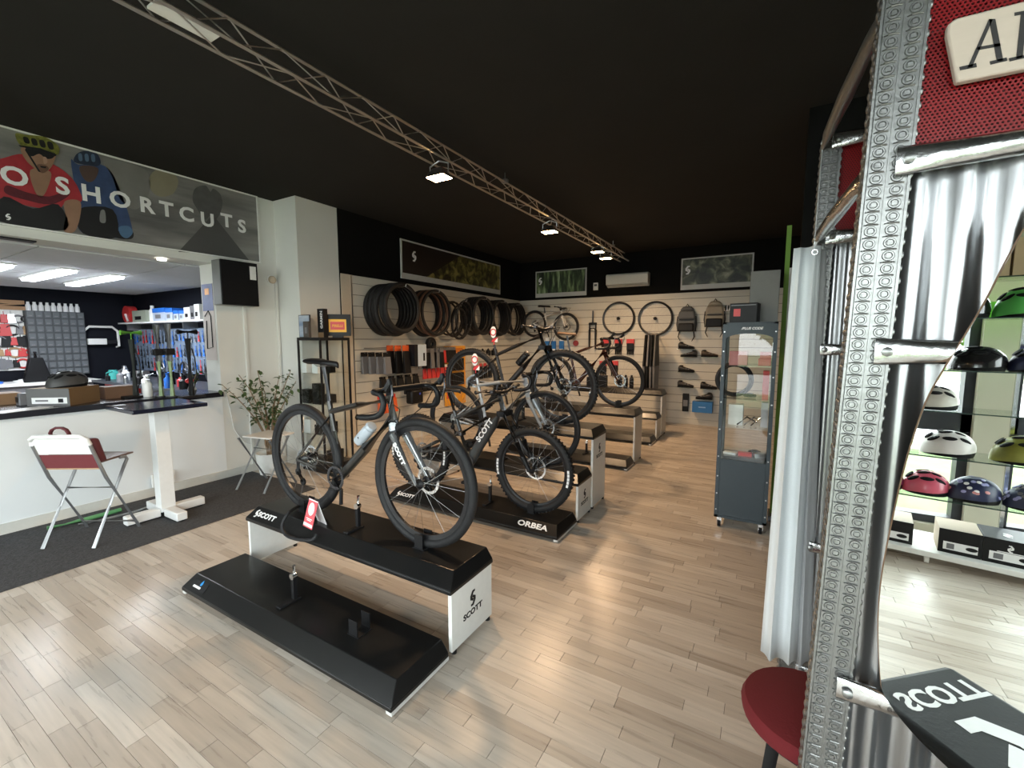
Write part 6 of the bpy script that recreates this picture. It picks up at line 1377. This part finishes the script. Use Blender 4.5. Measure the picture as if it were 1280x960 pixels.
helmet(on(1296, 469, 1.39), HR, M_hd, 'dark blue helmet on the second helmet shelf', .27, .21, .15)
helmet(on(1165, 514, 1.107), HR, mat('white_bronze_helmet', (.6, .56, .5), .35, var=.3, scale=10), 'white and bronze openwork helmet on the middle shelf', .27, .2, .14)
helmet(on(1183, 569, .787), HR, M_hw, 'white helmet with slanted vents above the pink one', .29, .21, .15)
helmet(on(1276, 582, .787), HR, M_hy, 'black and yellow helmet on the fourth shelf', .30, .22, .16)
helmet(on(1100, 616, .487), HR, mat('magenta_helmet', (.35, .05, .16), .35), 'dark magenta helmet half hidden by the mirror edge', .26, .2, .14)
helmet(on(1155, 622, .487), HR, M_hp, 'pink helmet with round dark vents on the lowest glass shelf', .26, .2, .14)
PR = [M_wprint, mat('rose_print', (.6, .25, .25), .5), mat('lilac_print', (.35, .35, .6), .5)]
helmet(on(1214, 631, .487), HR, M_hd, 'navy helmet with white and rose flower print', .28, .21, .145, vents=False, print_=PR)
helmet(on(1290, 643, .487), HR, mat('navy_helmet', (.03, .04, .09), .4), 'navy helmet with pale blue speckles', .28, .21, .145, vents=False, print_=[PR[2], M_greyp])
def hbox(px0, px1, py_, h, label, top, front, dp=.26, z=ZS[0], bigl=True):
    a = on(px0, py_, z, .02); bq = on(px1, py_, z, .02); c = (a+bq)/2; wd = (bq-a).length; d = Vector((math.sin(SA), -math.cos(SA), 0))
    t = thing('helmet_box', label, 'box', Vector((c.x, c.y, z))+d*.02, SA)
    MB().box(-wd/2, wd/2, -dp, 0, 0, h).build('carton', top, t, bevel=.002); MB().box(-wd/2, wd/2, 0, .002, 0, h).build('front_print', front, t)
    if bigl: MB().box(-wd*.38, wd*.42, .002, .0035, h*.15, h*.48).build('white_label', M_wprint, t); MB().box(-wd*.3, -wd*.12, .0035, .0045, h*.2, h*.42).build('label_print', M_greyp, t); MB().ellip((wd*.28, .004, h*.32), (.03, .001, .014)).build('helmet_picture', M_blkp, t)
    return t, wd, h
M_tanc = mat('tan_box', (.50, .42, .33), .7)
hbox(1080, 1141, 674, .16, 'black fronted tan carton at the mirror edge under the shelves', M_tanc, M_blkp)
hbox(1172, 1228, 688, .17, 'tan carton with black front and white label under the shelves', M_tanc, M_blkp)
bt, wd, h = hbox(1228, 1300, 699, .17, 'dark grey carton with white round logo under the shelves', mat('dark_grey_box', (.06, .065, .07), .5), M_blkp)
logo('emblem', .05, M_wprint, bt, (0, .0042, .115), (-1, 0, 0), EZ, w=False); MB().box(-.06, .06, .002, .004, .085, .09).build('logo_line', M_wprint, bt)
logo('emblem', .08, M_wprint, bt, (0, -.1, h+.001), (-1, 0, 0), (0, -1, 0), w=False)
for i, (x0, x1) in enumerate(((1212, 1262), (1266, 1320))):
    tt_, wd, h = hbox(x0, x1, 346, .24, 'light cardboard carton with a cream label on the shelf top' if i == 0 else 'light cardboard carton at the far end of the shelf top', mat('light_card', (.55, .42, .26), .7), mat('light_card_front', (.58, .44, .27), .7), z=2.0, bigl=False)
    if i == 0: MB().box(-wd*.42, -wd*.02, .002, .0035, .02, .14).build('white_label', mat('cream_label', (.7, .66, .55), .6), tt_)
p = on(1200, 346, 2.0, .1); solo(MB().box(-.09, .06, -.1, .02, 0, .12), 'black_carton', M_blkp, 'black box on the shelf top beside the cartons', 'box', loc=(p.x, p.y, 2.0), rz=SA, bevel=.004)
# bench with printed cushion
F0 = V(1185, 829, .45); L0 = V(1102, 845, .45); a_r = (F0-L0); a_r.z = 0; a_r.normalize(); b_r = Vector((-a_r.y, a_r.x, 0))
org = F0-a_r*.40
bz = math.atan2(a_r.y, a_r.x)
bn = thing('fitting_bench', 'black upholstered bench with white SCOTT print beside the mirror', 'bench', (org.x, org.y, 0), bz)
MB().box(0, .40, 0, .62, .36, .45).build('cushion', mat('black_leatherette', (.011, .0125, .0135), .5, bump=.1, scale=90, spec=.2), bn, bevel=.022)
MB().box(.015, .385, .015, .605, .02, .36).build('base', M_blackmatte, bn, bevel=.004)
text('bench_lettering', 'SCOTT', .095, M_wprint, bn, (.215, .10, .4505), EX, EY, w=False, bold=.003, sx=1.05)
logo('bench_emblem', .30, M_wprint, bn, (.20, .34, .4505), EX, EY, w=False)
for x in (.04, .36):
    for y in (.04, .58): MB().cyl((x, y, 0), (x, y, .02), .018, 10).build('foot', M_black, bn)
